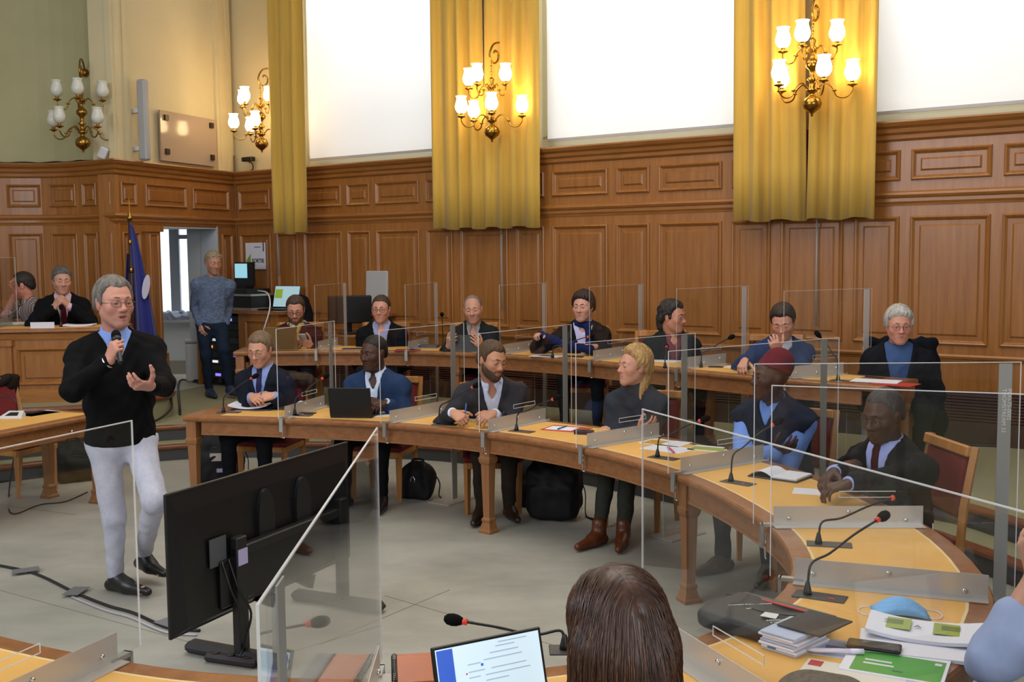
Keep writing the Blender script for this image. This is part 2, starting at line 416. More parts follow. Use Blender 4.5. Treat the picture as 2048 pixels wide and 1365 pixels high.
def person(label, head, yaw, hy=None, hp=0, hr=0, fz=0, seat=.46, back=.12, side=0, L=None, R=None, skin='#c98f74', hair=None, fit=None,
           female=False, legs=None, group=None, res=.0062, hs=1.0, nf=.05, heavy=0., face=None, glasses=None, brow='#3a2a20', eye='#2c2018', beard=None, open_eyes=True, width=1.0, stub=0., key=None, stand=None, neckl=.168, lower=True):
    fit = fit or {}; face = face or {}; ph = math.radians(yaw); hy = yaw if hy is None else hy
    hw = np.array(head, float) if len(head) == 3 and head[2] < 4 and abs(head[0]) < 12 else aty(*head)
    h = yawframe(hw, math.radians(hy), math.radians(hp), math.radians(hr), S*hs)
    ft = np.array([math.sin(ph), -math.cos(ph), 0]); lt = np.array([math.cos(ph), math.sin(ph), 0]); up = np.array([0,0,1.])
    Nb = hw-up*neckl*S-ft*nf*S
    Hp = np.array([*(hw-ft*back+lt*side)[:2], fz+seat+.11]) if stand is None else np.array(stand['hips'], float)
    u = nrm(Nb-Hp); l = nrm(lt-u*(lt @ u)); f = np.cross(l, u); Lsp = np.linalg.norm(Nb-Hp)
    c = Fr(Nb, np.stack([l, f, u], 1)); root = thing('person', label, 'person', (Hp[0], Hp[1], fz), 0, group); off = np.array([Hp[0], Hp[1], fz])
    sw = (.15 if female else .172)*S*width; hv = heavy
    SL = Nb-u*.098*S+l*sw+f*.01; SR = Nb-u*.098*S-l*sw+f*.01
    L1, L2 = .295*S, .262*S; arms = []
    for sg, sp, sh in ((1, L, SL), (-1, R, SR)):
        sp = sp or {}; t = sp.get('t', ('c', sg*.2, .12, -.5))
        w = c.p(t[1:]) if t[0] == 'c' else (np.array(t[1:], float) if t[0] == 'w' else aty(*t))
        hint = c.d(sp.get('e', (sg*.4, -.4, -.8))); e, w = ik(sh, w, L1, L2, hint)
        d = c.d(sp['d']) if 'd' in sp else nrm(w-e); pn = c.d(sp.get('pn', (-sg*.3, .1, -.9)))
        arms.append(dict(sh=sh, e=e, w=w, d=d, pn=pn, sg=sg, sp=sp))
    # torso prims shared by body and clothes
    hipw = (.115 if not female else .12)
    tor = [ell(Hp+u*.02, np.array([.16+hv*.5,.118+hv*.6,.13])*S, c.M, .06), ell(Hp+u*Lsp*.36+f*hv*.25, np.array([(.14 if not female else .122)+hv,.104+hv,.17])*S, c.M, .08),
           ell(Hp+u*Lsp*.68+f*.008, np.array([(.16 if not female else .14)*width+hv*.3,.112+hv*.3,.175])*S, c.M, .08), cap(SL, SR, .058*S, .058*S, .06),
           cap(Nb-u*.005-f*.005, SL+u*.012, .052*S, .05*S, .06), cap(Nb-u*.005-f*.005, SR+u*.012, .052*S, .05*S, .06)]
    if female:
        for q in (1,-1): tor.append(ell(Nb-u*.24*S+f*.085*S+l*q*.072*S, np.array([.06,.055,.06])*S, c.M, .05))
    arm_p = []
    for a in arms:
        arm_p += [cap(a['sh'], a['e'], .056*S, .044*S, .05), cap(a['e'], a['w']-a['d']*.0, .043*S, .03*S, .03)]
    # legs
    LG = []
    if legs is None: legs = {}
    for sg in (1,-1):
        hj = Hp+lt*sg*.092*S-up*.005
        lg = legs.get('L' if sg > 0 else 'R', {})
        if stand is not None: kn, an, toe = [np.array(x, float) for x in stand['L' if sg > 0 else 'R']]
        else:
            sp_ = lg.get('sp', .06); kn = hj+ft*.44*S+lt*sg*sp_; kn[2] = fz+seat+.065
            an = kn+ft*lg.get('ank', -.02)+lt*sg*lg.get('as', 0.0); an[2] = fz+.1+lg.get('lift', 0)
            toe = an+nrm(ft+lt*sg*.25)*.19*S; toe[2] = fz+.035+lg.get('lift', 0)*.3
        LG.append((hj, kn, an, toe))
    leg_p = []
    for hj, kn, an, toe in LG: leg_p += [cap(hj, kn, .082*S, .058*S, .05), cap(kn, an, .055*S, .036*S, .03)]
    foot_p = [cap(an-up*.045+(an-toe)*.12, toe, .036*S, .03*S, .03) for hj, kn, an, toe in LG]
    # ---- skin
    nt = h.p((0,-.022,-.075)); hd = head_prims(h, eyes=open_eyes, **face); hands = []; hb = []
    hp_ = hd + [cap(nt, Nb-u*.03, (.05 if female else .057)*S*hs, (.052 if female else .062)*S, .03)]
    if not female: hp_.append(ell(h.p((0,.03,-.115)), np.array([.011,.012,.014])*S, h.M, .015))
    fine = [bounds(hd)]
    for a in arms:
        if a['sp'].get('none'): a['kn'] = None; continue
        q, kn_ = hand_prims(a['w'], a['d'], a['pn'], a['sg'], a['sp'].get('curl', 28), S*(.92 if female else 1.0), a['sp'].get('spread', .09), a['sp'].get('thumb'), a['sp'].get('tcurl', .3))
        a['kn'] = kn_; a['prims'] = q; hands += q; fine.append(bounds(q))
    allp = tor+arm_p+(leg_p+foot_p if lower else [])+hp_+hands
    body = [(*p[:3], p[3]*.9, p[4]*.9, *p[5:]) if p[0] == 'c' and i < len(tor)+len(arm_p)+len(leg_p)+len(foot_p) and i >= len(tor) else p for i, p in enumerate(allp)]
    lo, hi = bounds(body); lo -= .02; hi += .02
    ax = [axis(lo[i], hi[i], [(b[0][i]-.006, b[1][i]+.006) for b in fine], res, .02) for i in range(3)]
    fb = field(tor, ax, -.012)
    fb = np.minimum(fb, field(body[len(tor):], ax)) if True else fb
    v, q = nets(fb, ax); lc = h.loc(v); sk = np.array(hexc(skin)); col = np.tile(sk, (len(v), 1))
    x_, y_, z_ = lc[:,0], lc[:,1], lc[:,2]
    lips = np.clip(1.6-(np.abs(x_)/.02)**2-((z_+.0655)/.0105)**2, 0, 1)*(y_ > .077)
    col = col*(1-lips[:,None]*.55)+lips[:,None]*.55*np.array([sk[0]*.78, sk[1]*.45, sk[2]*.45])
    blush = (np.exp(-((np.abs(x_)-.042)/.022)**2-((z_+.022)/.025)**2)+.9*np.exp(-(x_/.016)**2-((z_+.028)/.018)**2)+.5*np.exp(-((np.abs(x_)-.08)/.01)**2-(z_/.04)**2))*((y_ > .03) | (np.abs(x_) > .07))*(np.abs(z_) < .12)
    col = col*(1-blush[:,None]*np.array([.0,.11,.12]))
    if stub:
        sb = np.clip(((-z_-.03)/.02), 0, 1)*np.clip((.075-np.abs(x_))/.02, 0, 1)*np.clip((y_+.01)/.03, 0, 1)*(z_ > -.135)*(1-lips)
        col = col*(1-sb[:,None]*stub*np.array([.55,.5,.45]))
    noise = 1+.05*np.sin(v[:,0]*90+3*np.sin(v[:,2]*60))*np.sin(v[:,1]*80+v[:,2]*70); col = col*noise[:,None]
    bo = mkfast('body', v-off, q, mat('skin', (.8,.8,.8), rough=.5, spec=.35, attr=True), root, col)
    MT['skin'].node_tree.nodes['Principled BSDF'].inputs['Subsurface Weight'].default_value = .0
    # ---- eyes, brows
    if open_eyes:
        for q_ in (1,-1):
            m_ = MB(); m_.ball(h.p((q_*.0325,.0765,.0035)), .0137*h.s, 12, 8, h.M); eb = m_.build('eye', mat('eye_white', '#a39488', .35), bo, True, off)
            m_ = MB(); gz = face and 0; m_.ball(h.p((q_*.0325+.0,.0866,.0035)), np.array([.0066,.0042,.0066])*h.s, 10, 6, h.M); m_.build('iris', mat('iris_'+eye, eye, .2), eb, True, off)
    for q_ in (1,-1):
        m_ = MB(); m_.tube([h.p((q_*.014,.0945,.0295)), h.p((q_*.03,.0895,.033)), h.p((q_*.049,.0725,.0275))], np.array([.0036,.0042,.002])*h.s, 6)
        m_.build('eyebrow', mat('brow_'+brow, brow, .9), bo, True, off)
    # ---- hair
    if hair: hair_obj(h, bo, off, **hair)
    if beard: beard_obj(h, bo, off, beard, hd)
    if glasses: glasses_obj(h, bo, off, glasses)
    # ---- clothes
    k = fit.get('kind', 'jacket'); sh = fit.get('shirt'); v_ = fit.get('v', .26); vw = fit.get('vw', .085)
    lo, hi = bounds(tor+arm_p); lo -= .05; hi += .06; gr_ = fit.get('gres', .0125); gx = [axis(lo[i], hi[i], [], gr_, gr_) for i in range(3)]
    x, y, z = lgrid(gx, c); sd = abs(hash(label)) % 1000 if False else sum(map(ord, label)) % 1000
    neck_cut = cap(nt, Nb-u*.0, .058*S, .064*S, .0, '-')
    def neckhole(F_, r=.066):
        g = field([cap(nt+u*.05, Nb-u*.01, r*S, r*S, 0)], gx); return -np.minimum(-F_, g) if False else np.maximum(F_, -g)
    tinf = .004; shirt_f = None
    def vcut(F_, dep, hw_, top=.02, y0=.0):
        ww = hw_*(z+dep)/dep; d = np.maximum((np.abs(x)-np.maximum(ww, -.05))*.95, -(y-y0)); return np.maximum(F_, -d)
    collar = []
    def collar_prims(r=.066, hgt=.036, leaf=True):
        A = []; n_ = nrm(nrm(nt-Nb)*.4+u*.6); cf = Fr(Nb+n_*.025*S, np.stack([l, nrm(np.cross(l, n_)), n_], 1), S); pr = None
        for i in range(17):
            a = math.radians(-160+20*i); p = (r*math.sin(a)*1.0, -r*1.02*math.cos(a)-.004, .010+.018*math.cos(a)*1.0)
            if pr is not None:
                A.append(cap(cf.p(pr), cf.p(p), .0085*S, .0085*S, .004)); A.append(cap(cf.p(np.array(pr)+(0,0,.016)), cf.p(np.array(p)+(0,0,.016)), .007*S, .007*S, .006))
                A.append(cap(cf.p(np.array(pr)*np.array([1.1,1.1,1])-(0,0,.016)), cf.p(np.array(p)*np.array([1.1,1.1,1])-(0,0,.016)), .0085*S, .0085*S, .006))
            pr = p
        if leaf:
            for sg in (1,-1):
                for t_ in (0, .5, 1): A.append(cap(cf.p((sg*(.018+.03*t_),.068-.02*t_,.006)), cf.p((sg*(.036+.022*t_),.088-.022*t_,-.046+.014*t_)), .0085*S, .006*S, .008))
        return A
    if sh:
        Pa_ = []; fr_ = fit.get('roll_up', 1.0)
        for a in arms if k in ('vest', 'shirt') else (): Pa_ += [cap(a['sh'], a['e'], .056*S, .046*S, .05), cap(a['e'], a['e']+(a['w']-a['e'])*fr_, .045*S, (.033 if fr_ == 1 else .041)*S, .03)]
        fs = field(tor, gx, .006 if k != 'shirt' else .011)
        if Pa_: fs = smin(fs, field(Pa_, gx, fit.get('sinfl', .011)), .03)
        fs = fs+wob(gx, .0022 if k != 'shirt' else .005, .09, sd)
        fs = neckhole(fs, .064)
        if k in ('jacket', 'sweater'): fs = np.maximum(fs, np.maximum(np.maximum(-(z+v_+.02), np.abs(x)-(np.clip(vw*(z+v_)/max(v_, .01), 0, vw)+.02)), -(y+.05)))
        op = fit.get('open', 0)
        if op: fs = vcut(fs, op, .05, y0=.03)
        shirt_f = fs
        if fit.get('collar', True): fs = np.minimum(fs, field(collar_prims(), gx))
        smat = cloth('shirt'+sh, sh, .05, .8) if 'shirtmat' not in fit else fit['shirtmat']
        so = netobj('shirt', fs, gx, smat, root, off)
        if k in ('jacket', 'sweater') and fit.get('cuff', True):
            for a in arms:
                if a['sp'].get('none'): continue
                m_ = MB(); fd = nrm(a['w']-a['e']); p0 = a['w']-fd*.05*S; m_.tube([p0, a['w']+fd*.012*S], [.037*S, .0345*S], 14, True); m_.build('shirt_cuff', smat, so, True, off)
        if k == 'jacket' and fit.get('btn', True) and not fit.get('tie'): pass
        if fit.get('tie'):
            ax2 = gx; bw = np.where(z > -.05, .022, np.minimum(.02+.08*(-z-.05), .044))
            bx_ = np.abs(x-.0)-bw*S; ft_ = np.maximum(shirt_f-.013, np.maximum(bx_, np.maximum(z-.04, -(y-.052)))); ft_ = np.maximum(ft_, -(z+v_+.03))
            g2 = [axis(gx[i][0], gx[i][-1], [], .008, .008) for i in range(3)]
            ft_ = np.minimum(ft_, field([ell(c.p((0,.084,.03)), np.array([.023,.022,.024])*S, c.M, .01)], gx))
            netobj('tie', ft_, gx, cloth('tie'+fit['tie'], fit['tie'], .25, .6, 60), root, off, 0)
    if k in ('jacket', 'sweater', 'vest'):
        infl = fit.get('infl', .013 if k == 'jacket' else .011)
        P_ = [p for p in tor]; Pa = arm_p if k != 'vest' else []
        # sleeves stop short of the wrist
        Pa2 = []
        for a in arms if k != 'vest' else []:
            fd = nrm(a['w']-a['e']); e2 = a['w']-fd*fit.get('short', .035)*S; Pa2 += [cap(a['sh'], a['e'], .058*S, .048*S, .05), cap(a['e'], e2, .047*S, .036*S, .03)]
        fj = field(P_+Pa2, gx, infl)
        if k == 'vest':
            for a in arms: fj = np.maximum(fj, -field([cap(a['sh']+a['sg']*l*.06*S-u*.03, a['e'], .078*S, .066*S, 0)], gx))
        fo_ = fit.get('fold', .006); fj = fj+wob(gx, fo_, .1, sd+1)-fo_*.8; fj = np.maximum(fj, (Hp[2]-(.02 if stand is not None else .12))-grid(gx)[2])
        if k == 'jacket':
            ww = vw*(z+v_)/v_; band = np.clip(1-np.abs((np.abs(x)-ww)-.02)/.022, 0, 1)*(z > -v_)*(y > 0); fj = fj-.006*np.sqrt(band)
        fj = neckhole(fj, .072 if not fit.get('roll') else .05)
        if v_ > 0: fj = vcut(fj, v_, vw)
        if k == 'jacket': # closing edge under the lapels
            fj = np.maximum(fj, -np.maximum(np.abs(x+.006)-.004, np.maximum(z+v_-.02, -(y-.06))))
        if fit.get('roll'):
            n_ = nrm(nt-Nb); fj = np.minimum(fj, np.maximum(field([cap(nt-n_*.0, Nb, .066*S, .075*S, 0)], gx), -field([cap(nt+n_*.05, Nb, .05*S, .05*S, 0)], gx)) if False else field([cap(Nb+n_*(.02+.03*i)*S, Nb+n_*(.021+.03*i)*S, (.07-.004*i)*S, None, .01) for i in range(2)], gx))
        if fit.get('jcollar'):
            fj = np.minimum(fj, field([(q_[0], q_[1], q_[2], q_[3]*1.25, q_[4]*1.25, *q_[5:]) for q_ in collar_prims(.078, leaf=False)], gx)+0)
            if v_ > 0: fj = vcut(fj, v_, vw)
        jm = fit.get('mat') or cloth(k+fit['col'], fit['col'], fit.get('var', .1), .85)
        jo = netobj('jacket' if k == 'jacket' else ('vest' if k == 'vest' else fit.get('pname', 'sweater')), fj, gx, jm, root, off)
    # ---- trousers, shoes
    if lower:
        tp = leg_p+[tor[0]]; lo, hi = bounds(tp); lo -= .04; hi += .04; g = [axis(lo[i], hi[i], [], .016, .016) for i in range(3)]
        tf_ = fit.get('tfold', .005); ft = field(tp, g, .008)+wob(g, tf_, .12, sd+5)-tf_*.3; ft = np.maximum(ft, grid(g)[2]-(Hp[2]+(.03 if stand is not None else .08)))
        netobj('trousers', ft, g, fit.get('tmat') or cloth('trousers'+fit.get('trousers', '#20222a'), fit.get('trousers', '#20222a'), .1), root, off)
        for i, (hj, kn, an, toe) in enumerate(LG):
            d = nrm((toe-an)*np.array([1,1,0])); lf = max(0, an[2]-fz-.1); s_ = fit.get('boot', 0)
            heel = an-d*.045*S; heel = np.array([heel[0], heel[1], an[2]-.062*S]); b = np.array([toe[0], toe[1], toe[2]]); mid = (heel+b)/2+up*.006
            sp = [cap(heel, mid, .037*S, .04*S, .02), cap(mid, b+d*.035*S, .041*S, .024*S, .02), cap(an-up*.01, mid+up*.012, .044*S, .036*S, .03)]
            if s_: sp.append(cap(an+up*s_, an-up*.02, .048*S, .044*S, .02))
            lo, hi = bounds(sp); lo -= .03; hi += .03; g = [axis(lo[j], hi[j], [], .0115, .0115) for j in range(3)]; fs = field(sp, g)
            if fz is not None:
                # flat sole
                nrm_s = nrm(np.cross(np.cross(b-heel, up), b-heel)); cx = grid(g); pl = -((cx[0]-heel[0])*nrm_s[0]+(cx[1]-heel[1])*nrm_s[1]+(cx[2]-heel[2])*nrm_s[2]+.033*S); fs = np.maximum(fs, pl)
            shoe = netobj('shoe', fs, g, mat('shoe_'+fit.get('shoes', '#151313'), fit.get('shoes', '#151313'), .4, spec=.5), root, off)
    r_ = dict(root=root, h=h, c=c, arms=arms, off=off, body=bo, Hp=Hp, Nb=Nb, sf=shirt_f, gx=gx, l=l, f=f, u=u, LG=LG, fz=fz, yaw=ph)
    if key: PEOPLE[key] = r_
    return r_
def hairmat(c, c2=None): return mat('hair_'+c+(c2 or ''), c, rough=.55, spec=.35, var=.35, vscale=30, stretch=(1,1,.25), bump=.6, bscale=70, col2=c2)
def hair_obj(h, par, off, col='#2a201a', t=.014, hl=.093, nape=-.07, top=0, extra=(), cuts=(), col2=None, recede=.016, side=.0, amp=.0017, name='hair', res=.0062, frq=26, burn=-.028, sweep=0., fy=.092):
    s = h.s; P = h.p
    A = [ell(P((0,-.02,.036)), np.array([.0785+t+side,.099+t,.092+t+top])*s, h.M, .01), ell(P((0,-.05,-.02)), np.array([.066+t+side,.06+t,.06])*s, h.M, .03)]
    A += [cap(P(a), P(b), ra*s, rb*s, .02) for a, b, ra, rb in extra if True]
    lo, hi = bounds(A); lo -= .02; hi += .02; ax = [axis(lo[i], hi[i], [], res, res) for i in range(3)]
    f = field(A[:2], ax); x, y, z = lgrid(ax, h); x, y, z = [np.broadcast_to(q, f.shape) for q in (x, y, z)]
    # hairline plane from forehead (fy, hl) to nape (-.1, nape), lowered in front of the ears
    zl = nape+(hl-nape)*np.clip((y+.1)/(fy+.1), 0, 1.4)**1.0
    zl = zl+recede*np.exp(-((np.abs(x)-.045)/.02)**2)*(y > .02)
    zb = np.where((np.abs(x) > .06) & (y > .0) & (y < .028), burn, 9); zl = np.minimum(zl, zb)
    f = f+s*t*.85*np.clip(1-(z-zl)/.035, 0, 1)**1.5*(np.abs(x) < .2)
    f = np.maximum(f, (zl-z)*.8*s)
    if len(extra): f = smin(f, field(A[2:], ax), .015)
    for a, b, ra, rb in cuts: f = np.maximum(f, -field([cap(P(a), P(b), ra*s, rb*s, 0)], ax))
    th = np.arctan2(x, y+.03+sweep*z); ph = np.arctan2(z-.03, np.hypot(x, y+.02))
    f = f+amp*s*(np.sin(frq*th+4*np.sin(5*ph+2*th)+6*ph)+.6*np.sin(frq*2.1*th+7*ph+2)+.5*np.sin(60*ph+9*th))
    return netobj(name, f.astype(np.float32), ax, hairmat(col, col2), par, off)
def beard_obj(h, par, off, b, hd):
    ax_p = [p for p in hd]; lo, hi = bounds(hd); hi = hi+.02; lo = lo-.02; ax = [axis(lo[i], hi[i], [], .006, .006) for i in range(3)]
    f = field(hd, ax, b.get('t', .006)); x, y, z = [np.broadcast_to(q, f.shape) for q in lgrid(ax, h)]
    zb = np.where(np.abs(x) < .032, -.043, -.012-.48*np.maximum(y, 0)); f = f+b.get('t', .006)*np.clip(1-(zb-z)/.02, 0, 1); reg = np.maximum(z-zb, -(y-.0)); reg = np.maximum(reg, -(z+.16))
    reg = np.maximum(reg, -(np.sqrt((x/.024)**2+((z+.066)/.012)**2)-1)*.012)
    cut = b.get('chin')
    if cut: reg = np.maximum(reg, np.abs(x)-cut)
    f = np.maximum(f, reg*h.s)+.0016*np.sin(x*400+50*z)*np.sin(z*330+y*100)
    netobj('beard', f.astype(np.float32), ax, hairmat(b['col']), par, off)
def glasses_obj(h, par, off, g):
    m_ = MB(); P = h.p; r = g.get('r', .0014)*h.s; w, hh = g.get('w', .0215), g.get('h', .015); y0 = .103; z0 = g.get('z', .002)
    for q in (1,-1):
        pts = []
        for i in range(17):
            a = 2*math.pi*i/16; e = .55; cx_, sx_ = math.cos(a), math.sin(a)
            X = w*math.copysign(abs(cx_)**e, cx_); Z = hh*math.copysign(abs(sx_)**e, sx_); pts.append(P((q*(.0335+X), y0-.012*((.0335+X)/.055)**2, z0+Z)))
        m_.tube(pts, r, 6, False)
        m_.tube([P((q*.0555, y0-.0125, z0+.006)), P((q*.079,.06,.006)), P((q*.083,-.005,.008)), P((q*.08,-.022,-.006))], r*.95, 6)
    m_.tube([P((-.0125,y0,z0+.004)), P((0,y0+.003,z0+.007)), P((.0125,y0,z0+.004))], r, 6)
    o = m_.build('glasses', mat('frame_'+g.get('col', '#2a2422'), g.get('col', '#2a2422'), .35), par, True, off)
    for q in (1,-1): m_ = MB(); m_.box(P((q*.0335,y0-.004,z0)), np.array([w*1.9,.0012,hh*1.9])*h.s, h.M); m_.build('lens', MT.get('lens') or glassmat('lens', base=.008), o, False, off)
# ------------------------------------------------------------------ daylight and overhead fill
# daylight from the tall windows on the far side of the room (behind the viewer)
WIN = (1.0, .985, .97)
area('daylight_behind', (3.5,-4.5,4.2), (0,7,.8), 5, 3.5, 400, (.93,.96,1.0))
area('daylight_side', (-6.5,1.0,4.5), (0,7,1.0), 4.5, 3, 400, (.86,.91,1.0))
area('overhead_fill', (-.5,6.2,6.8), (-.5,6.3,0), 7, 6, 430, (1,.93,.82))  # added soft light from above for general brightness, no visible fixture
# ------------------------------------------------------------------ materials of the room
def woodmat(name, a, b, stretch, rough=.31, coat=.0):
    return mat(name, a, rough=rough, spec=.5, var=.04, vscale=3.2, stretch=stretch, col2=b, bump=.06, bscale=14, detail=6, coat=coat)
WV = woodmat('oak_vertical', '#8a5727', '#9f6933', (9,9,.6))
WH = woodmat('oak_horizontal', '#8a5727', '#9e6833', (1.2,1.2,12))
WP = woodmat('oak_panel', '#835122', '#9a6530', (6,6,.45))
WD = woodmat('desk_oak', '#7c4d29', '#96633a', (5,5,9), .32)
WDL = woodmat('desk_leg_oak', '#80532f', '#946540', (12,12,.8), .34)
LEA = mat('desk_leather', '#d3a052', .5, spec=.4, var=.05, vscale=2.2, col2='#d9a95c')
INL = mat('desk_inlay', '#d8bf8c', .5)
CREAM = mat('cream_paint', '#c9bb96', .75, spec=.2, var=.04, vscale=1.2)
CREAM2 = mat('cream_paint_shaded', '#a8a27c', .75, spec=.2, var=.05, vscale=1.2)  # cream paint turned greener and darker, apse's dimmer light put into the colour
FLR = mat('floor_lino', '#8e8d84', .5, spec=.4, var=.07, vscale=1.6, col2='#a19f95', detail=8, stretch=(1,1.6,1))
CARP = mat('tier_carpet', '#8a8769', .8, spec=.2, var=.06, vscale=2.5)
NOSE = woodmat('nosing_oak', '#6a3a20', '#7c4a2c', (4,4,10), .4)
WHITE = mat('white_paint', '#c4c6c8', .6)
DARK = mat('dark_metal', '#161618', .45)
BLK = mat('black_plastic', '#0c0c0d', .42)
STEEL = mat('brushed_steel', '#b9b9b6', .38, metal=.85)
CHR = mat('chrome', '#d0d0d0', .15, metal=1)
BRASS = mat('brass', '#9a7434', .25, metal=1)
# ------------------------------------------------------------------ floor and tiers
m_ = MB(); m_.box((0,6,-.1), (26,26,.2)); struct(m_.build('floor', FLR))
T = .3
TE = catmull([(-8,7.4),(-6.4,8.7),(-5.2,9.6),(-4.5,10.05),(-3.75,10.75),(-2.8,10.98),(-.95,10.8),(.1,10.2),(1.0,9.3),(1.85,8.35),(2.5,7.75),(2.98,7.25),(3.15,6.85),(3.35,6.1),(3.4,5.2),(3.15,4.0),(2.65,2.9),(1.9,1.95),(1.0,1.35),(0,1.15),(-1.2,1.3),(-2.4,1.8),(-3.4,2.6),(-4.2,3.6)], 6)
TN = normals2(TE)  # left of travel = outwards (to the back)
def offs(path, nor, d): return [p+n*d for p, n in zip(path, nor)]
def rim_poly(path, far): return [tuple(p) for p in path]+far
back = [(-4.2,-1.5),(7.5,-1.5),(7.5,12.0),(-3.0,17.5),(-9.5,17.5),(-9.5,7.4)]
def tri_prism(name, path, nor, outer, z0, z1, material):
    """platform strip between the edge path and an outer boundary"""
    m_ = MB(); A = [(p[0],p[1],z1) for p in path]; A0 = [(p[0],p[1],z0) for p in path]; B = [(q[0],q[1],z1) for q in outer]
    m_.strip(A, B); m_.strip(A0, A, True); m_.strip(B, [(q[0],q[1],z0) for q in outer], True); m_.strip([(q[0],q[1],z0) for q in outer], A0, True)
    return m_.build(name, material)
outer = offs(TE, TN, 4.6)
fl2 = struct(tri_prism('floor_tier', TE, TN, outer, 0, T, CARP))
st1 = offs(TE, TN, -.30); fl3 = struct(tri_prism('floor_step', st1, TN, offs(TE, TN, .0), 0, .15, CARP))
prof = lambda z: [(-.022,z+.004),(.06,z+.004),(.06,z-.002),(.0,z-.04),(-.014,z-.04),(-.026,z-.025),(-.028,z-.008)]
struct(MB().sweep(TE, TN, prof(T)).build('trim_1', NOSE, None, False)); struct(MB().sweep(st1, TN, [(a, b) for a, b in prof(.15)]).build('trim_2', NOSE))
RIS = mat('riser_dark', '#3a3a3a', .7)
struct(MB().sweep(TE, TN, [(-.004,.155),(.01,.155),(.01,.26),(-.004,.26)]).build('trim_3', RIS)); struct(MB().sweep(st1, TN, [(-.004,.003),(.01,.003),(.01,.11),(-.004,.11)]).build('trim_4', RIS))
# raised dais on the left
DE = catmull([(-7.6,9.7),(-6.3,10.05),(-5.3,10.3),(-4.5,10.45),(-3.98,10.75),(-3.72,11.3),(-3.74,11.75),(-4.05,12.15),(-4.6,12.55)], 6); DZ = .56
DN = normals2(DE)
m_ = MB(); m_.prism([tuple(p) for p in DE]+[(-4.9,13.3),(-9,14.5),(-9,9.7)], T-.02, DZ); struct(m_.build('floor_dais', CARP))
struct(MB().sweep(DE, DN, [(-.025,DZ+.004),(.07,DZ+.004),(.07,DZ-.002),(0,DZ-.05),(-.02,DZ-.05),(-.032,DZ-.02)]).build('trim_5', NOSE))
# ------------------------------------------------------------------ walls
WC = np.array([-3.833,15.0]); Wd = np.array([.816,-.578]); Wn = np.array([-.578,-.816])
def wmap(s, n, z): p = WC+Wd*s+Wn*n; return (p[0], p[1], z)
SV = np.array([-.3454,-.9384]); Sn = np.array([.9384,-.3454]); SL_ = 2.38
def smap(s, n, z): p = WC+SV*s+Sn*n; return (p[0], p[1], z)
AP = catmull([(-4.655,12.766),(-5.15,13.10),(-5.64,13.27),(-6.13,13.2),(-6.7,12.95),(-7.4,12.4),(-8.0,11.8)], 8)
AN = [-n for n in normals2(AP)]; AN = [n if n[1] < 0 else -n for n in AN]
AS = np.concatenate([[0], np.cumsum([np.linalg.norm(AP[i+1]-AP[i]) for i in range(len(AP)-1)])]); AX = np.array([p[0] for p in AP]); AY = np.array([p[1] for p in AP]); ANX = np.array([n[0] for n in AN]); ANY = np.array([n[1] for n in AN])
def amap(s, n, z):
    i = lambda A: float(np.interp(s, AS, A)); return (i(AX)+i(ANX)*n, i(AY)+i(ANY)*n, z)
def wbox(m_, mp, s0, s1, n0, n1, z0, z1, ns=1, flip=False):
    for k in range(ns):
        a = s0+(s1-s0)*k/ns; b = s0+(s1-s0)*(k+1)/ns
        P = [mp(a,n0,z0), mp(b,n0,z0), mp(b,n1,z0), mp(a,n1,z0), mp(a,n0,z1), mp(b,n0,z1), mp(b,n1,z1), mp(a,n1,z1)]
        fs = [(0,3,2,1),(4,5,6,7),(0,1,5,4),(1,2,6,5),(2,3,7,6),(3,0,4,7)]
        m_.add(P, [f[::-1] for f in fs] if not flip else fs)
def panel(par, mp, s0, s1, z0, z1, ns=1, deep=1.0, w=1.0):
    """raised field inside a moulded frame; two objects: panel > moulding"""
    def loops(L):
        vs = []; fs = []; n = 2*ns+2
        for (ins, nn) in L:
            a, b = s0+ins, s1-ins
            for k in range(ns+1): vs.append(mp(a+(b-a)*k/ns, nn*deep, z0+ins))
            for k in range(ns+1): vs.append(mp(b+(a-b)*k/ns, nn*deep, z1-ins))
        for i in range(len(L)-1):
            for k in range(n): fs.append((i*n+k, i*n+(k+1) % n, (i+1)*n+(k+1) % n, (i+1)*n+k))
        return vs, fs, n
    q = w
    vs, fs, n = loops([(.04*q,.002),(.078*q,.002),(.094*q,.013)]); b = 2*n
    for k in range(ns): fs.append((b+k, b+k+1, b+n-2-k, b+n-1-k))
    o = mkobj('panel', vs, fs, WP, par)
    vs, fs, n = loops([(-.004,-.001),(0,.017),(.01*q,.024),(.02*q,.019),(.03*q,.009),(.04*q,.001)]); mkobj('moulding', vs, fs, WV, o)
    return o
CORN = [(-.32,3.17),(.115,3.17),(.12,3.155),(.1,3.125),(.07,3.105),(.06,3.07),(.035,3.05),(.03,3.015),(.012,3.0),(-.02,2.99),(-.32,2.99)]
MIDR = [(-.02,2.55),(.018,2.55),(.045,2.535),(.052,2.515),(.04,2.495),(.026,2.485),(.026,2.455),(.012,2.435),(.008,2.42),(-.02,2.415)]
BASR = [(-.02,1.09),(.02,1.09),(.032,1.075),(.024,1.055),(.01,1.045),(.006,1.03),(-.02,1.03)]
def rail(name, path, nor, prof, par, mt=WH): o = MB().sweep(path, nor, prof[::-1]).build(name, mt, par); return o
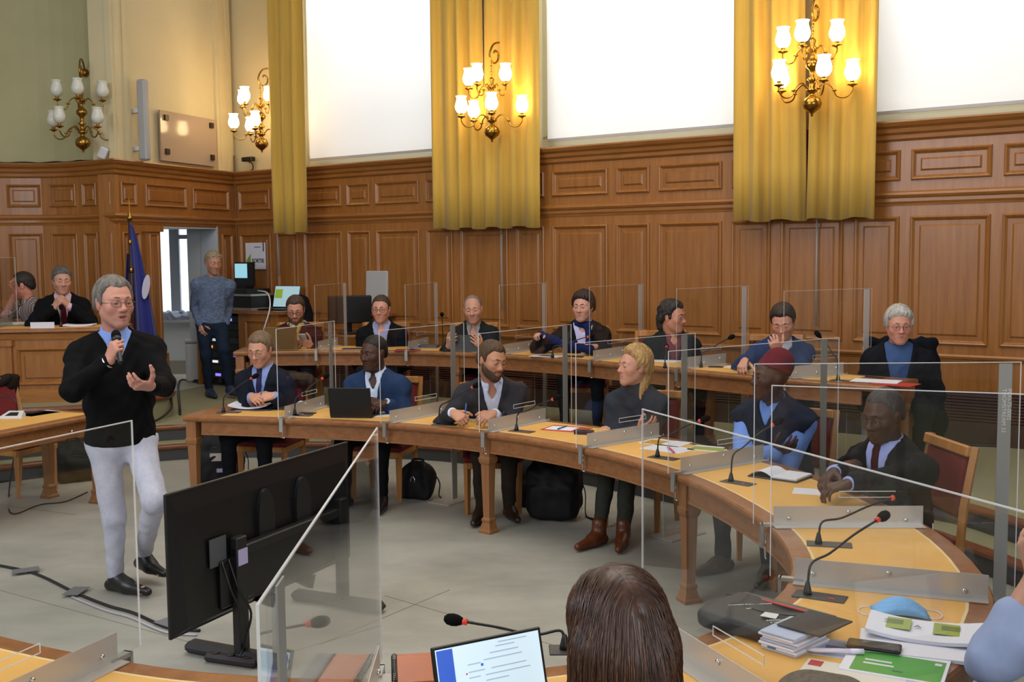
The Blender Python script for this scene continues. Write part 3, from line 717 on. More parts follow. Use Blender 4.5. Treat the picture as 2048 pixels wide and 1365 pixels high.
# back wall
m_ = MB(); SE = 13.0
wbox(m_, wmap, -.02, SE, -.32, 0, 0, 3.0, 1, True); wall_back = struct(m_.build('wall_back', WV))
pw = [WC+Wd*s for s in (0,2.2,4.4,6.6,8.8,11,SE)]; nw = [Wn]*7
rail('cornice', pw, nw, CORN, wall_back); rail('middle_rail', pw, nw, MIDR, wall_back); rail('dado_rail', pw, nw, BASR, wall_back)
cols = [(.12,.74),(.86,1.26),(1.37,2.06),(2.16,2.55),(2.65,3.35),(3.46,3.86),(3.97,4.66),(4.77,5.16),(5.27,5.97),(6.08,6.47),(6.58,7.28),(7.39,7.79),(7.90,8.50),(8.61,9.01),(9.11,9.78),(9.88,10.27),(10.38,11.08),(11.2,11.6),(11.7,12.4)]
for a, b in cols:
    panel(wall_back, wmap, a, b, 2.645, 2.915, 1, 1.2); panel(wall_back, wmap, a, b, 1.175, 2.32, 1, 1.2)
m_ = MB(); wbox(m_, wmap, 0, SE, 0, .03, .3, .5, 1, True); m_.build('plinth', mat('plinth_dark', '#3d2a20', .5), wall_back)  # plinth colour darkened to hold the shade at the wall foot
GR = mat('grille_wood', '#4c2a20', .5); m_ = MB(); wbox(m_, wmap, 0, SE, .0, .004, .5, .76, 1, True); m_.build('grille_backing', mat('grille_black', '#150c0a', .8), wall_back)
for i in range(9):
    m_ = MB(); wbox(m_, wmap, .1, SE-.1, .004, .03, .512+i*.027, .526+i*.027, 1, True); m_.build('grille_slat', GR, wall_back)
# upper part: piers and lintel; windows between
wins = [(1.25,3.85),(5.0,7.62),(8.62,11.3)]; edges = [0]+[x for w in wins for x in w]+[SE]
m_ = MB()
for i in range(0, len(edges), 2): wbox(m_, wmap, edges[i]-(.3 if i == 0 else 0), edges[i+1], -.4, -.06, 3.16, 7.2, 1, True)
wall_up = struct(m_.build('wall_back_upper', CREAM))
def blindmat():
    M = bpy.data.materials.new('blind_cloth'); M.use_nodes = True; nt = M.node_tree; nt.nodes.clear()
    o = nt.nodes.new('ShaderNodeOutputMaterial'); d = nt.nodes.new('ShaderNodeBsdfDiffuse'); t = nt.nodes.new('ShaderNodeBsdfTranslucent')
    d.inputs[0].default_value = (.78,.77,.74,1); t.inputs[0].default_value = (.9,.9,.9,1)
    mx = nt.nodes.new('ShaderNodeMixShader'); mx.inputs[0].default_value = .5
    nt.links.new(d.outputs[0], mx.inputs[1]); nt.links.new(t.outputs[0], mx.inputs[2]); nt.links.new(mx.outputs[0], o.inputs[0]); return M
BL = blindmat(); blabel = ['white roller blind drawn over the narrow window left of the middle curtains', 'wide white roller blind between the two pairs of yellow curtains', 'white roller blind right of the rightmost yellow curtain']
PANE = mat('daylight_pane', (1,1,1), .3, emit=(.95,.98,1), estr=1.0)
for i, (a, b) in enumerate(wins):
    m_ = MB(); wbox(m_, wmap, a, b, -.3, -.22, 3.17, 3.33, 1, True); wbox(m_, wmap, a, a+.09, -.3, -.22, 3.3, 7, 1, True); wbox(m_, wmap, b-.09, b, -.3, -.22, 3.3, 7, 1, True); pass
    w_ = struct(m_.build('window_%d' % (i+1), mat('window_cream', '#c8c4a4', .5)))
    for (p, q) in ((a+.09,b-.09),):
        m2 = MB(); wbox(m2, wmap, p, q, -.27, -.26, 3.33, 7, 1, True); m2.build('pane', MT.get('clear_pane') or glassmat('clear_pane'), w_)
    c_ = wmap((a+b)/2, -.13, 3.27); rt = thing('roller_blind', blabel[i], 'blind', c_)
    m_ = MB(); wbox(m_, wmap, a+.12, b-.12, -.132, -.128, 3.275, 7, 1, True); m_.build('blind_fabric', BL, rt, False, c_)
    m_ = MB(); wbox(m_, wmap, a+.12, b-.12, -.14, -.12, 3.262, 3.29, 1, True); m_.build('bottom_bar', mat('blind_bar', '#aaa8a8', .5), rt, False, c_)
    L0 = wmap((a+b)/2, -2.4, 6.3); area('sky_window_%d' % (i+1), L0, wmap((a+b)/2, 0, 5.0), 4.2, 2.2, 430, (.97,.985,1.0))
# side wall with the doorway
m_ = MB()
wbox(m_, smap, 1.63, SL_, -.25, 0, .0, 3.0, 1); wbox(m_, smap, -.0, .40, -.25, 0, 0, 3.0, 1); wbox(m_, smap, .40, 1.63, -.25, 0, 2.40, 3.0, 1)
wall_side = struct(m_.build('wall_side', WV))
m_ = MB(); wbox(m_, smap, .40, .425, -.26, .01, .3, 2.42); wbox(m_, smap, 1.605, 1.63, -.26, .0, .3, 2.42); wbox(m_, smap, .40, 1.63, -.26, .0, 2.385, 2.405); m_.build('jamb_lining', mat('jamb_white', '#aab0b8', .6), wall_side)
ps = [WC+SV*s for s in (-.0,1.2,SL_)]; ns_ = [Sn]*3
def rail2(name, path, nor, prof, par): return MB().sweep(path, nor, prof).build(name, WH, par)
for a, b in ((.14,.93),(1.06,1.86),(2.02,2.30)): panel(wall_side, lambda s, n, z: smap(SL_-s, n, z), SL_-b, SL_-a, 2.645, 2.915, 1, 1.2, .8)
for a, b in ((1.98,2.30),(.08,.32)): panel(wall_side, lambda s, n, z: smap(SL_-s, n, z), SL_-b, SL_-a, 1.05, 2.32, 1, 1.2, .8)
# pilaster beside the doorway
m_ = MB(); wbox(m_, smap, 1.66, 1.9, 0, .05, .9, 2.36); wbox(m_, smap, 1.62, 1.94, 0, .075, 2.33, 2.41); wbox(m_, smap, 1.63, 1.93, 0, .07, .8, .92); wbox(m_, smap, 1.62, 1.94, 0, .09, .3, .82); m_.build('door_pilaster', WV, wall_side)
panel(wall_side, lambda s, n, z: smap(SL_-s, n+.05, z), SL_-1.86, SL_-1.70, 1.0, 2.3, 1, .6, .5)
m_ = MB(); wbox(m_, smap, 0, SL_, -.3, -.02, 3.16, 7.2); struct(m_.build('wall_side_upper', CREAM))
m_ = MB()
for a, b, n in ((2.08,2.4,.03),(2.14,2.2,.045),(2.26,2.34,.045),(.0,.36,.02),(.06,.12,.035),(.22,.3,.035)): wbox(m_, smap, a, b, -.05, n, 3.16, 7.2)
struct(m_.build('trim_6', CREAM))
# alcove behind the doorway with its window
ALC = mat('alcove_white', '#b9bec4', .6)
def xmap(s, n, z): return (s, 15.95-n, z)
m_ = MB(); wbox(m_, xmap, -6.6, -4.2, -.1, 0, 0, 3.0, 1, True); wbox(m_, smap, .30, .40, -.5, -.25, 0, 2.5); wbox(m_, smap, 1.63, 1.75, -2.2, -.2, 0, 2.5); wbox(m_, smap, -1.0, 1.75, -2.3, -.2, 2.42, 2.52)
alc = struct(m_.build('wall_alcove', ALC)); m_ = MB(); wbox(m_, smap, -1.0, 1.75, -2.3, .0, .2, .302); struct(m_.build('floor_alcove', mat('alcove_floor', '#a9a696', .6)))
m_ = MB(); wbox(m_, xmap, -6.2, -4.3, 0, .28, 1.06, 1.11, 1, True); m_.build('sill', WHITE, alc)
m_ = MB(); wbox(m_, xmap, -6.2, -4.3, 0, .22, .5, 1.06, 1, True); m_.build('under_sill_panel', WHITE, alc); m_ = MB(); wbox(m_, xmap, -6.2, -4.3, 0, .26, .3, .5, 1, True); m_.build('skirting', mat('skirting_stone', '#8f8a80', .6), alc)
m_ = MB()
for a_, b_, c_, d_ in ((-6.0,-4.55,1.11,1.17),(-6.0,-4.55,2.45,2.6),(-6.0,-5.9,1.11,2.6),(-5.02,-4.88,1.11,2.6),(-4.62,-4.5,1.11,2.6),(-4.88,-4.62,2.28,2.34)): wbox(m_, xmap, a_, b_, .02, .1, c_, d_, 1, True)
w4 = struct(m_.build('window_4', mat('alcove_frame', '#8f949c', .5)))
for a_, b_ in ((-5.9,-5.02),(-4.88,-4.62)):
    m_ = MB(); wbox(m_, xmap, a_, b_, .03, .04, 1.17, 2.45, 1, True); m_.build('pane', mat('alcove_pane', (.8,.85,.9), .4, emit=(.86,.93,1), estr=1.6), w4)
mkobj('curtain_sheer', [xmap(-5.75+.62*i/40, .16+.03*math.sin(i*.9), z) for z in (1.11,2.4) for i in range(41)], [(i,i+1,42+i,41+i) for i in range(40)], BL, w4, True)
# apse wall
m_ = MB(); wbox(m_, amap, 0, 4.2, -.05, 0, 0, 3.0, 24, True); wall_ap = struct(m_.build('wall_apse', WV))
ia = [i for i in range(len(AP)) if AS[i] < 4.3]; pa = [AP[i] for i in ia]; na = [AN[i] for i in ia]
mit = (Sn+na[1])/(1+float(Sn @ na[1])); pth = [WC, WC+SV*1.2]+pa; nth = [Sn, Sn, mit]+na[1:]
for nm, pr in (('cornice', [(max(a_, -.04), z_) for a_, z_ in CORN]), ('middle_rail', MIDR)): MB().sweep(pth, nth, pr).build(nm, WH, wall_ap)
cl = [(.07,.27),(.36,.62),(.73,1.12),(1.24,1.62),(1.74,2.14),(2.26,2.66),(2.8,3.2)]
for a, b in cl:
    panel(wall_ap, lambda s, n, z: amap(4-s, n, z), 4-b, 4-a, 2.645, 2.915, 3, 1.2, .8); panel(wall_ap, lambda s, n, z: amap(4-s, n, z), 4-b, 4-a, 1.1, 2.32, 3, 1.2, .8)
m_ = MB(); wbox(m_, amap, 0, 4.2, -.06, -.03, 3.16, 7.2, 24, True); struct(m_.build('wall_apse_upper', CREAM2))
# ------------------------------------------------------------------ desks
LEGP = [(.068,0),(.068,.018),(.058,.03),(.043,.08),(.049,.088),(.049,.102),(.036,.115),(.047,.49),(.047,.5),(.058,.515),(.064,.535),(.064,.55),(.055,.56)]
def leg_mb(m_, p, rz, z0, zt, k=1.0):
    M = _rz(rz+math.pi/4); H_ = zt-z0; sc = H_/.70
    m_.lathe([(r*1.414*k, z*sc) for r, z in LEGP]+[(.055*1.414*k, .64*sc), (.055*1.414*k, H_)], 4, (p[0], p[1], z0), M)
def curved_desk(label, path, depth, z0, zt, legs, leg_apron=.11, group=None, back_apron=True, name='curved_desk'):
    N_ = normals2(path); ctr = np.array([np.mean([p[0] for p in path]), np.mean([p[1] for p in path]), z0]); rt = thing(name, label, 'desk', ctr, 0, group); D = depth
    MB().sweep(path, N_, [(0,zt-.014),(.007,zt-.003),(.02,zt),(D-.02,zt),(D-.007,zt-.003),(D,zt-.014),(D,zt-.03),(D-.012,zt-.046),(.012,zt-.046),(0,zt-.03)][::-1]).build('tabletop', WD, rt, True, ctr, 30)
    q = path[2:-2]; qn = N_[2:-2]
    MB().sweep(q, qn, [(.1,zt-.01),(.1,zt+.0015),(D-.1,zt+.0015),(D-.1,zt-.01)][::-1]).build('leather_top', LEA, rt, False, ctr)
    for a in (.088, D-.1): MB().sweep(q, qn, [(a,zt-.01),(a,zt+.001),(a+.012,zt+.001),(a+.012,zt-.01)][::-1]).build('inlay', INL, rt, False, ctr)
    for a in (.035, D-.055) if back_apron else (.035,):
        MB().sweep(path[1:-1], N_[1:-1], [(a,zt-.044),(a+.02,zt-.044),(a+.02,zt-.044-leg_apron),(a,zt-.044-leg_apron)]).build('apron', WD, rt, False, ctr)
        MB().sweep(path[1:-1], N_[1:-1], [(a-.006,zt-.03-leg_apron),(a+.004,zt-.03-leg_apron),(a+.004,zt-.044-leg_apron),(a-.006,zt-.044-leg_apron)]).build('apron_bead', WDL, rt, False, ctr)
    for (p, n) in ((path[0], N_[0]), (path[-1], N_[-1])):
        t = np.array([n[1], -n[0]]); sgn = 1 if p is path[0] else -1; c_ = p+n*D/2+t*.03*sgn
        MB().box((c_[0], c_[1], zt-.044-leg_apron/2), (D-.07,.02,leg_apron), _rz(math.atan2(n[1], n[0]))).build('end_apron', WD, rt, False, ctr)
    cum = np.concatenate([[0], np.cumsum([np.linalg.norm(path[i+1]-path[i]) for i in range(len(path)-1)])])
    for (lx, ly) in legs:
        i = int(np.argmin([np.hypot(p[0]-lx, p[1]-ly) for p in path])); p = path[i]; n = N_[i]; rz = math.atan2(n[1], n[0])
        t = np.array([n[1], -n[0]]); e = .06*(1 if i < 3 else (-1 if i > len(path)-4 else 0))
        for o in (.062, D-.062):
            m_ = MB(); leg_mb(m_, p+n*o+t*e, rz, z0, zt-.04, .78); m_.build('leg', WDL, rt, False, ctr)
    return rt, path, N_
ZI = .745
IP = catmull([(-2.66,8.58),(-1.81,8.37),(-.97,8.09),(-.22,7.64),(.45,6.98),(.9,6.2),(1.12,5.45),(1.19,4.7),(1.03,4.02),(.6,3.5),(.05,3.24),(-.45,3.18),(-.89,3.23),(-1.24,3.34),(-1.75,3.58),(-2.3,3.95)], 6)
INN, _, IN_ = curved_desk('large horseshoe desk with yellow leather top round the open floor', IP, .74, 0, ZI, [(-2.66,8.58),(-.2,7.63),(.93,6.12),(-2.3,3.95),(.3,3.3)])
ZO = T+.745
OP = catmull([(-2.86,10.98),(-1.9,11.0),(-.93,10.84),(.12,10.24),(1.03,9.33),(1.87,8.41),(2.66,7.66)], 6)
OUT, _, ON_ = curved_desk('long curved oak desk on the upper tier along the panelled wall', OP, .62, T, ZO, [(-2.86,10.98),(-.5,10.7),(1.25,9.1),(2.66,7.66)])
OP2 = catmull([(3.2,6.55),(3.42,6.0),(3.5,5.3),(3.45,4.6)], 4)
curved_desk('oak desk cut by the right edge of the picture on the upper tier', OP2, .62, T, ZO, [(3.2,6.55),(3.45,4.6)])
# president's desk on the dais
pz = DZ; pt = 1.31
PP = catmull([(-5.9,10.75),(-5.2,10.82),(-4.6,10.88),(-3.98,11.0)], 5); PN = normals2(PP); pc = np.array([-4.9,11.1,pz])
pr = thing('dais_desk', 'tall panelled oak desk on the raised dais behind the standing speaker', 'desk', pc)
MB().sweep(PP, PN, [(-.05,pt-.03),(-.04,pt-.005),(-.02,pt),(.62,pt),(.62,pt-.05),(-.02,pt-.05)][::-1]).build('desk_top', WD, pr, False, pc)
MB().sweep(PP, PN, [(.05,pt),(.05,pt+.002),(.5,pt+.002),(.5,pt)][::-1]).build('leather_top', LEA, pr, False, pc)
MB().sweep(PP, PN, [(-.025,pt-.05),(.0,pt-.05),(.0,pt-.11),(-.012,pt-.11)][::-1]).build('frieze', WH, pr, False, pc)
MB().sweep(PP, PN, [(.0,pz),(.0,pt-.05),(.04,pt-.05),(.04,pz)]).build('front_board', WV, pr, False, pc)
MB().sweep(PP, PN, [(-.03,pz),(-.03,pz+.1),(-.005,pz+.13),(.0,pz+.13),(.0,pz)]).build('base_board', WH, pr, False, pc)
for e in (0, -1):
    p, n = PP[e], PN[e]; c_ = p+n*.3; MB().box((c_[0], c_[1], (pz+pt-.05)/2), (.6,.03,pt-.05-pz), _rz(math.atan2(n[1], n[0]))).build('side_board', WV, pr, False, pc)
PS = np.concatenate([[0], np.cumsum([np.linalg.norm(PP[i+1]-PP[i]) for i in range(len(PP)-1)])])
def pmap(s, n, z):
    i = lambda A: float(np.interp(s, PS, A)); x, y = i([p[0] for p in PP]), i([p[1] for p in PP]); nx, ny = i([q[0] for q in PN]), i([q[1] for q in PN]); return (x-nx*n-pc[0], y-ny*n-pc[1], z-pc[2])
for a, b in ((.1,.62),(.9,1.45),(1.62,1.9)): panel(pr, pmap, a, b, pz+.18, pt-.2, 2, 1.2, .8)
for a in (.67, 1.48):
    m_ = MB(); wbox(m_, pmap, a, a+.18, 0, .035, pz+.13, pt-.11, 1, True); wbox(m_, pmap, a-.015, a+.195, 0, .055, pt-.17, pt-.11, 1, True); wbox(m_, pmap, a-.01, a+.19, 0, .05, pz+.0, pz+.16, 1, True); m_.build('pilaster', WV, pr)
# secretary table on the left
sa = np.array([-3.36,8.8]); su = nrm(np.array([-.4,-.915])); sv = nrm(np.array([-.915,.4])); sl, sw = 1.9, .66
c_ = sa+su*sl/2+sv*sw/2; rz = math.atan2(su[1], su[0]); M = _rz(rz); tc = np.array([c_[0], c_[1], 0])
tr = thing('side_table', 'straight oak table with yellow leather top behind the standing speaker', 'table', tc)
MB().box((c_[0], c_[1], ZI-.02), (sl,sw,.04), M, .012).build('tabletop', WD, tr, False, tc); MB().box((c_[0], c_[1], ZI), (sl-.18,sw-.18,.004), M).build('leather_top', LEA, tr, False, tc)
for sg in (1,-1):
    q = c_+sv*sg*(sw/2-.05); MB().box((q[0], q[1], ZI-.1), (sl-.1,.02,.12), M).build('apron', WD, tr, False, tc)
    q = c_+su*sg*(sl/2-.05); MB().box((q[0], q[1], ZI-.1), (.02,sw-.1,.12), M).build('end_apron', WD, tr, False, tc)
    for s2 in (1,-1):
        q = c_+su*sg*(sl/2-.06)+sv*s2*(sw/2-.06); m_ = MB(); leg_mb(m_, q, rz, 0, ZI-.04, .8); m_.build('leg', WDL, tr, False, tc)
q = sa+su*.42-sv*.0; m_ = MB(); kp = np.array([*(sa+su*.35+sv*.03), ZI-.1]); m_.ball(kp-np.array([*sv,0])*.012, .013, 10, 6); m_.build('drawer_knob', CHR, tr, True, tc)
# ------------------------------------------------------------------ clear partitions
ACR = glassmat('acrylic', (.965,.97,.97), .85, .0); EDGE = glassmat('acrylic_edge', (.9,.9,.9), .8, .5); EDGE2 = glassmat('acrylic_edge_far', (.95,.95,.95), .8, .22); POST2 = glassmat('post_far', (.8,.8,.8), .6, .3)
FROST = mat('aluminium_plate', '#c2bdb6', .34, metal=.45); POST = mat('post_grey', '#8b8a86', .5, metal=.35)
def acrylic(label, p, d, length, zdesk, ztop, depth, over=.06, plate=True, plate_len=None, post=None, lower=True, zfloor=0., slot=True, clamp=True, side=1, group='clear partitions on the desks', text=False, foot=True, far=False):
    EDGE, POST = (EDGE2, POST2) if far else (globals()['EDGE'], globals()['POST'])
    d = nrm(np.array([d[0], d[1]])); n = np.array([-d[1], d[0]])*side; p = np.array(p, float); o = np.array([p[0], p[1], zdesk]); rz = math.atan2(d[1], d[0]); M = _rz(rz)
    rt = thing('acrylic_partition', label, 'partition', o, 0, group)
    def B(m_, s0, s1, z0, z1, w, nn=0.): c_ = p+d*(s0+s1)/2+n*nn; m_.box((c_[0], c_[1], (z0+z1)/2), (s1-s0, w, z1-z0), M)
    z0 = zdesk+.012; th = .005
    m_ = MB(); B(m_, -over, length, z0, ztop, th); m_.build('sheet', ACR, rt, False, o)
    e = .0035
    m_ = MB(); B(m_, -over, length, ztop, ztop+e, th); m_.build('top_edge', EDGE, rt, False, o)
    m_ = MB(); B(m_, -over-e, -over, z0, ztop+e, th); m_.build('front_edge', EDGE, rt, False, o)
    m_ = MB(); B(m_, length, length+e, z0 if not lower else zfloor+.03, ztop+e, th); m_.build('rear_edge', EDGE, rt, False, o)
    if lower:
        m_ = MB(); B(m_, depth+.03, length, zfloor+.012, z0-.002, th); m_.build('lower_sheet', ACR, rt, False, o)
        m_ = MB(); B(m_, depth+.03-e, depth+.03, zfloor+.012, z0-.002, th); m_.build('lower_edge', EDGE, rt, False, o)
        if foot: m_ = MB(); B(m_, length-.36, length, zfloor+.001, zfloor+.012, .22); m_.build('foot_plate', FROST, rt, False, o)
    pl = plate_len or depth-.02
    if plate:
        m_ = MB(); B(m_, .03, pl, zdesk+.002, zdesk+.095, .003, .005); B(m_, .03, pl, zdesk+.002, zdesk+.006, .05, .03); m_.build('base_plate', FROST, rt, False, o)
        for a in (.1, (pl+.03)/2, pl-.08):
            c_ = p+d*a+n*.009; m_ = MB(); m_.lathe([(0,-.004),(.009,-.004),(.009,.004),(.005,.007),(0,.007)], 8, (c_[0], c_[1], zdesk+.05+.02*math.sin(a*37)), np.stack([np.array([d[0],d[1],0]), np.array([0,0,1.]), np.array([n[0],n[1],0])], 1)); m_.build('bolt', CHR, rt, True, o)
    if slot:
        a0, a1 = max(.2, depth*.45), max(.2, depth*.45)+.26; z_ = zdesk+.135; m_ = MB(); P3 = lambda s, z: np.array([*(p+d*s), z]); m_.tube([P3(a0,z_), P3(a1,z_), P3(a1,z_+.028), P3(a0,z_+.028), P3(a0,z_)], .0022, 4, False); m_.build('slot_rim', EDGE, rt, False, o)
    if clamp:
        m_ = MB(); B(m_, -.025, .06, zdesk+.0, zdesk+.014, .03); B(m_, -.03, -.018, zdesk-.1, zdesk+.014, .03); m_.build('clamp', STEEL, rt, False, o)
        q = p+d*(.0); m_ = MB(); m_.tube([(q[0]-d[0]*.005, q[1]-d[1]*.005, zdesk-.04), (q[0]-d[0]*.005, q[1]-d[1]*.005, zdesk-.15)], .005, 8); m_.tube([(q[0]-d[0]*.005-n[0]*.02, q[1]-d[1]*.005-n[1]*.02, zdesk-.15), (q[0]-d[0]*.005+n[0]*.02, q[1]-d[1]*.005+n[1]*.02, zdesk-.15)], .003, 6); m_.build('clamp_screw', CHR, rt, True, o)
    if post is not None:
        m_ = MB(); B(m_, post-.03, post+.03, zfloor+.012 if lower else z0, ztop-.004, .004, .006); po = m_.build('post', POST, rt, False, o)
        if text:
            m_ = MB()
            for k, (tx, sz, dz) in enumerate(((text, .022, .15), ('33 MAERTSAMET', .018, .15)) if False else ()): pass
            for j, tx in enumerate(text):
                c_ = p+d*(post-.012+.024*j)+n*.009; X_ = np.array([0,0,-1.]); Z_ = np.array([n[0],n[1],0.]); lettering(tx, .026, (c_[0]-o[0], c_[1]-o[1], ztop-.12-zdesk), X_, np.cross(Z_, X_), mat('post_print', '#c9c8c4', .6), po)
    return rt
def radial(px, py, z=ZI):
    q = atz(px, py, z)[:2]; i = int(np.argmin([np.hypot(*(p-q)) for p in IP])); return IP[i], IN_[i], i
def seg(pa, pb): d = np.array(pb)-np.array(pa); return nrm(d)
acrylic('clear partition between the tie man and the man in the blue blazer', (-1.81,8.37), seg((-1.81,8.37),(-1.53,9.3)), .95, ZI, 1.455, .74, post=.86, side=-1)
acrylic('clear partition between the man in the blue blazer and the bearded man', (-.96,8.09), seg((-.96,8.09),(-.44,8.8)), .95, ZI, 1.455, .74, post=.80, side=-1)
acrylic('clear partition between the bearded man and the blonde woman', (-.2,7.62), seg((-.2,7.62),(.46,8.45)), 1.07, ZI, 1.46, .74, post=.98, side=-1)
acrylic('clear partition right in front of the blonde woman', (.46,6.97), seg((.46,6.97),(1.30,7.66)), 1.1, ZI, 1.44, .74, post=.98, side=-1)
acrylic('clear partition in front of the man in the dark red cap', (.94,6.12), seg((.94,6.12),(2.08,6.9)), 1.42, ZI, 1.46, .74, post=1.27, side=-1)
acrylic('clear partition in front of the man in the dark red tie, lettered post', (1.18,4.93), seg((1.18,4.93),(2.3,4.9)), 1.15, ZI, 1.505, .74, post=1.08, side=-1, text=('THOMSTREAM 33', 'PLXI-75-0002'))
acrylic('clear partition behind the blue face mask on the right of the horseshoe desk', (1.06,4.1), seg((1.06,4.1),(1.78,3.82)), 1.3, ZI, 1.507, .74, post=1.2, side=-1, slot=False)
acrylic('clear partition right beside the brown-haired woman in the foreground', (.47,3.45), seg((.40,3.45),(.97,2.03)), 1.55, ZI, 1.505, .74, over=.1, side=-1)
acrylic('clear partition left of the open laptop, seen almost edge-on', (-.42,3.22), seg((-.43,3.3),(-.405,1.6)), 1.6, ZI, 1.49, .74, over=.08, post=1.46, side=1, slot=False)
acrylic('clear partition at the lower left corner of the picture', (-1.26,3.36), seg((-1.27,3.45),(-1.46,2.98)), 1.2, ZI, 1.50, .74, over=.08, side=1, clamp=True)
# ------------------------------------------------------------------ curtains
CURT = mat('gold_curtain', '#c29c42', .7, spec=.25, var=.1, vscale=5, stretch=(3,3,.15), sheen=.3, bump=.1, bscale=60)
def curtain(label, s0, s1, z0=2.31, z1=7.0, seed=0, flare0=0, flare1=0, n0=.2):
    r = np.random.RandomState(seed); N_ = 90; zs = [z0, z0+.5, 3.2, 3.6, 4.2, 5, z1]; t = np.linspace(0, 1, N_)
    fr = np.cumsum(r.uniform(.5, 1.6, N_)); fr = fr/fr[-1]*math.pi*2*((s1-s0)/.19); am = .04+.02*np.sin(t*9+seed)
    V = []
    for z in zs:
        k = (z-z0)/(z1-z0); a = s0+flare0*k; b = s1-flare1*k
        for i in range(N_):
            w_ = math.sin(fr[i]+.25*math.sin(k*3+seed)); w_ = math.copysign(abs(w_)**.7, w_); V.append(wmap(a+(b-a)*t[i], n0+am[i]*(1-.25*k)*w_+.02*math.sin(t[i]*3+k*2), z+(.012*math.sin(fr[i]*.5) if z == z0 else 0)))
    f = []; n = len(zs)
    for j in range(n-1):
        for i in range(N_-1): f.append((j*N_+i, j*N_+i+1, (j+1)*N_+i+1, (j+1)*N_+i))
    b_ = len(V); V2 = [(x-Wn[0]*.006, y-Wn[1]*.006, z) for x, y, z in V]; f2 = [tuple(b_+i for i in q[::-1]) for q in f]; ed = []
    for i in range(N_-1): ed.append((i+1, i, b_+i, b_+i+1))
    for j in range(n-1): ed += [(j*N_, (j+1)*N_, b_+(j+1)*N_, b_+j*N_), ((j+1)*N_-1, b_+(j+1)*N_-1, b_+(j+2)*N_-1, (j+2)*N_-1)]
    return tag(mkobj('curtain', V+V2, f+f2+ed, CURT, None, True), label, 'curtain', 'gold curtains between the windows')
curtain('gold curtain left of the leftmost window, half hiding a lit wall lamp', 1.37, 1.95, seed=1, z0=2.30, n0=.5)
curtain('gold curtain on the left of the middle wall lamp', 3.75, 4.51, seed=2, flare1=.1); curtain('gold curtain on the right of the middle wall lamp', 4.49, 5.21, seed=3, flare0=.06)
curtain('gold curtain on the left of the rightmost wall lamp', 7.49, 8.205, seed=4, flare1=.1); curtain('gold curtain on the right of the rightmost wall lamp', 8.215, 8.86, seed=5, flare0=.1)
# ------------------------------------------------------------------ wall lamps
SHL = mat('shade_lit', '#fff2d8', .3, emit=(1,.72,.36), estr=13); SHU = mat('shade_off', '#c9c9bd', .25, spec=.5)
def sconce(label, base, nv, lit, zb):
    """base: wall point xy, nv outward, zb finial height"""
    ax_ = np.array([*(np.array(base)+np.array(nv)*.42), zb]); t = np.array([nv[1]*-1, nv[0]]); n3 = np.array([nv[0], nv[1], 0]); t3 = np.array([t[0], t[1], 0]); up = np.array([0,0,1.])
    rt = thing('wall_lamp', label, 'wall lamp', ax_, 0, 'brass wall lamps'); P = lambda a, r, z: n3*math.cos(a)*r+t3*math.sin(a)*r+up*z
    MB().lathe([(0,-.0),(.014,.008),(.008,.022),(.022,.034),(.075,.075),(.088,.115),(.07,.16),(.03,.185),(.024,.21),(.05,.225),(.055,.24),(.028,.26),(.022,.31),(.05,.33),(.02,.36),(.026,.41),(.058,.44),(.064,.47),(.045,.5),(.02,.52),(.018,.57),(.05,.59),(.05,.605),(.02,.63),(.03,.68),(.012,.7),(0,.7)], 18).build('stem', BRASS, rt, True)
    m_ = MB(); m_.tube(catmull([P(math.pi,.42,.98), P(math.pi,.36,1.05), P(math.pi,.22,1.1), P(math.pi,.06,1.07), P(0,.02,.97), P(0,.015,.9), P(math.pi,.05,.86), P(math.pi,.12,.9), P(math.pi,.13,.97), P(math.pi,.08,1.0), P(math.pi,.05,.97)], 5), .011, 8); m_.build('scroll_bracket', BRASS, rt, True)
    for k in range(5): m_ = MB(); m_.ball((0,0,.72+.032*k), (.012,.006,.02) if k % 2 else (.006,.012,.02), 8, 6); m_.build('chain_link', BRASS, rt, True)
    m_ = MB(); c_ = P(math.pi,.405,.98); m_.lathe([(0,-.0),(.05,-.0),(.045,.012),(0,.02)], 14, c_, np.stack([t3, up, n3], 1)); m_.build('wall_plate', BRASS, rt, True)
    sets = [(.345,.235,a) for a in (-108,-36,36,108)]+[(.26,.56,a) for a in (-72,0,72)]
    for R_, z, a in sets:
        a = math.radians(a); m_ = MB(); c_ = catmull([P(a,.03,z), P(a,R_*.3,z+.06), P(a,R_*.5,z+.02), P(a,R_*.62,z-.06), P(a,R_*.85,z-.075), P(a,R_,z-.02), P(a,R_,z+.03)], 4); m_.tube(c_, .0075, 6); m_.lathe([(0,0),(.02,.004),(.024,.012),(.01,.02),(0,.02)], 8, P(a,R_*.56,z-.02)); ar = m_.build('arm', BRASS, rt, True)
        m_ = MB(); m_.lathe([(.006,-.02),(.02,-.01),(.046,.0),(.046,.006),(.02,.012),(.016,.03),(.024,.036),(0,.036)], 14, P(a,R_,z+.03)); m_.build('drip_cup', BRASS, ar, True)
        m_ = MB(); m_.lathe([(.018,0),(.045,.012),(.066,.045),(.07,.08),(.06,.12),(.05,.15),(.052,.172),(.062,.185),(.058,.185),(.048,.172),(.046,.15),(.056,.12),(.065,.08),(.06,.045),(.04,.018),(.0,.012)], 18, P(a,R_,z+.066)); m_.build('glass_shade', SHL if lit else SHU, ar, True)
    return rt
sconce('lit brass wall lamp half hidden by the leftmost gold curtain', wmap(1.0,-.06,0)[:2], Wn, True, 3.36)
sconce('lit brass wall lamp in front of the middle gold curtains', wmap(4.74,-.02,0)[:2], Wn, True, 3.24)
sconce('lit brass wall lamp in front of the right gold curtains', wmap(8.33,-.02,0)[:2], Wn, True, 3.23)
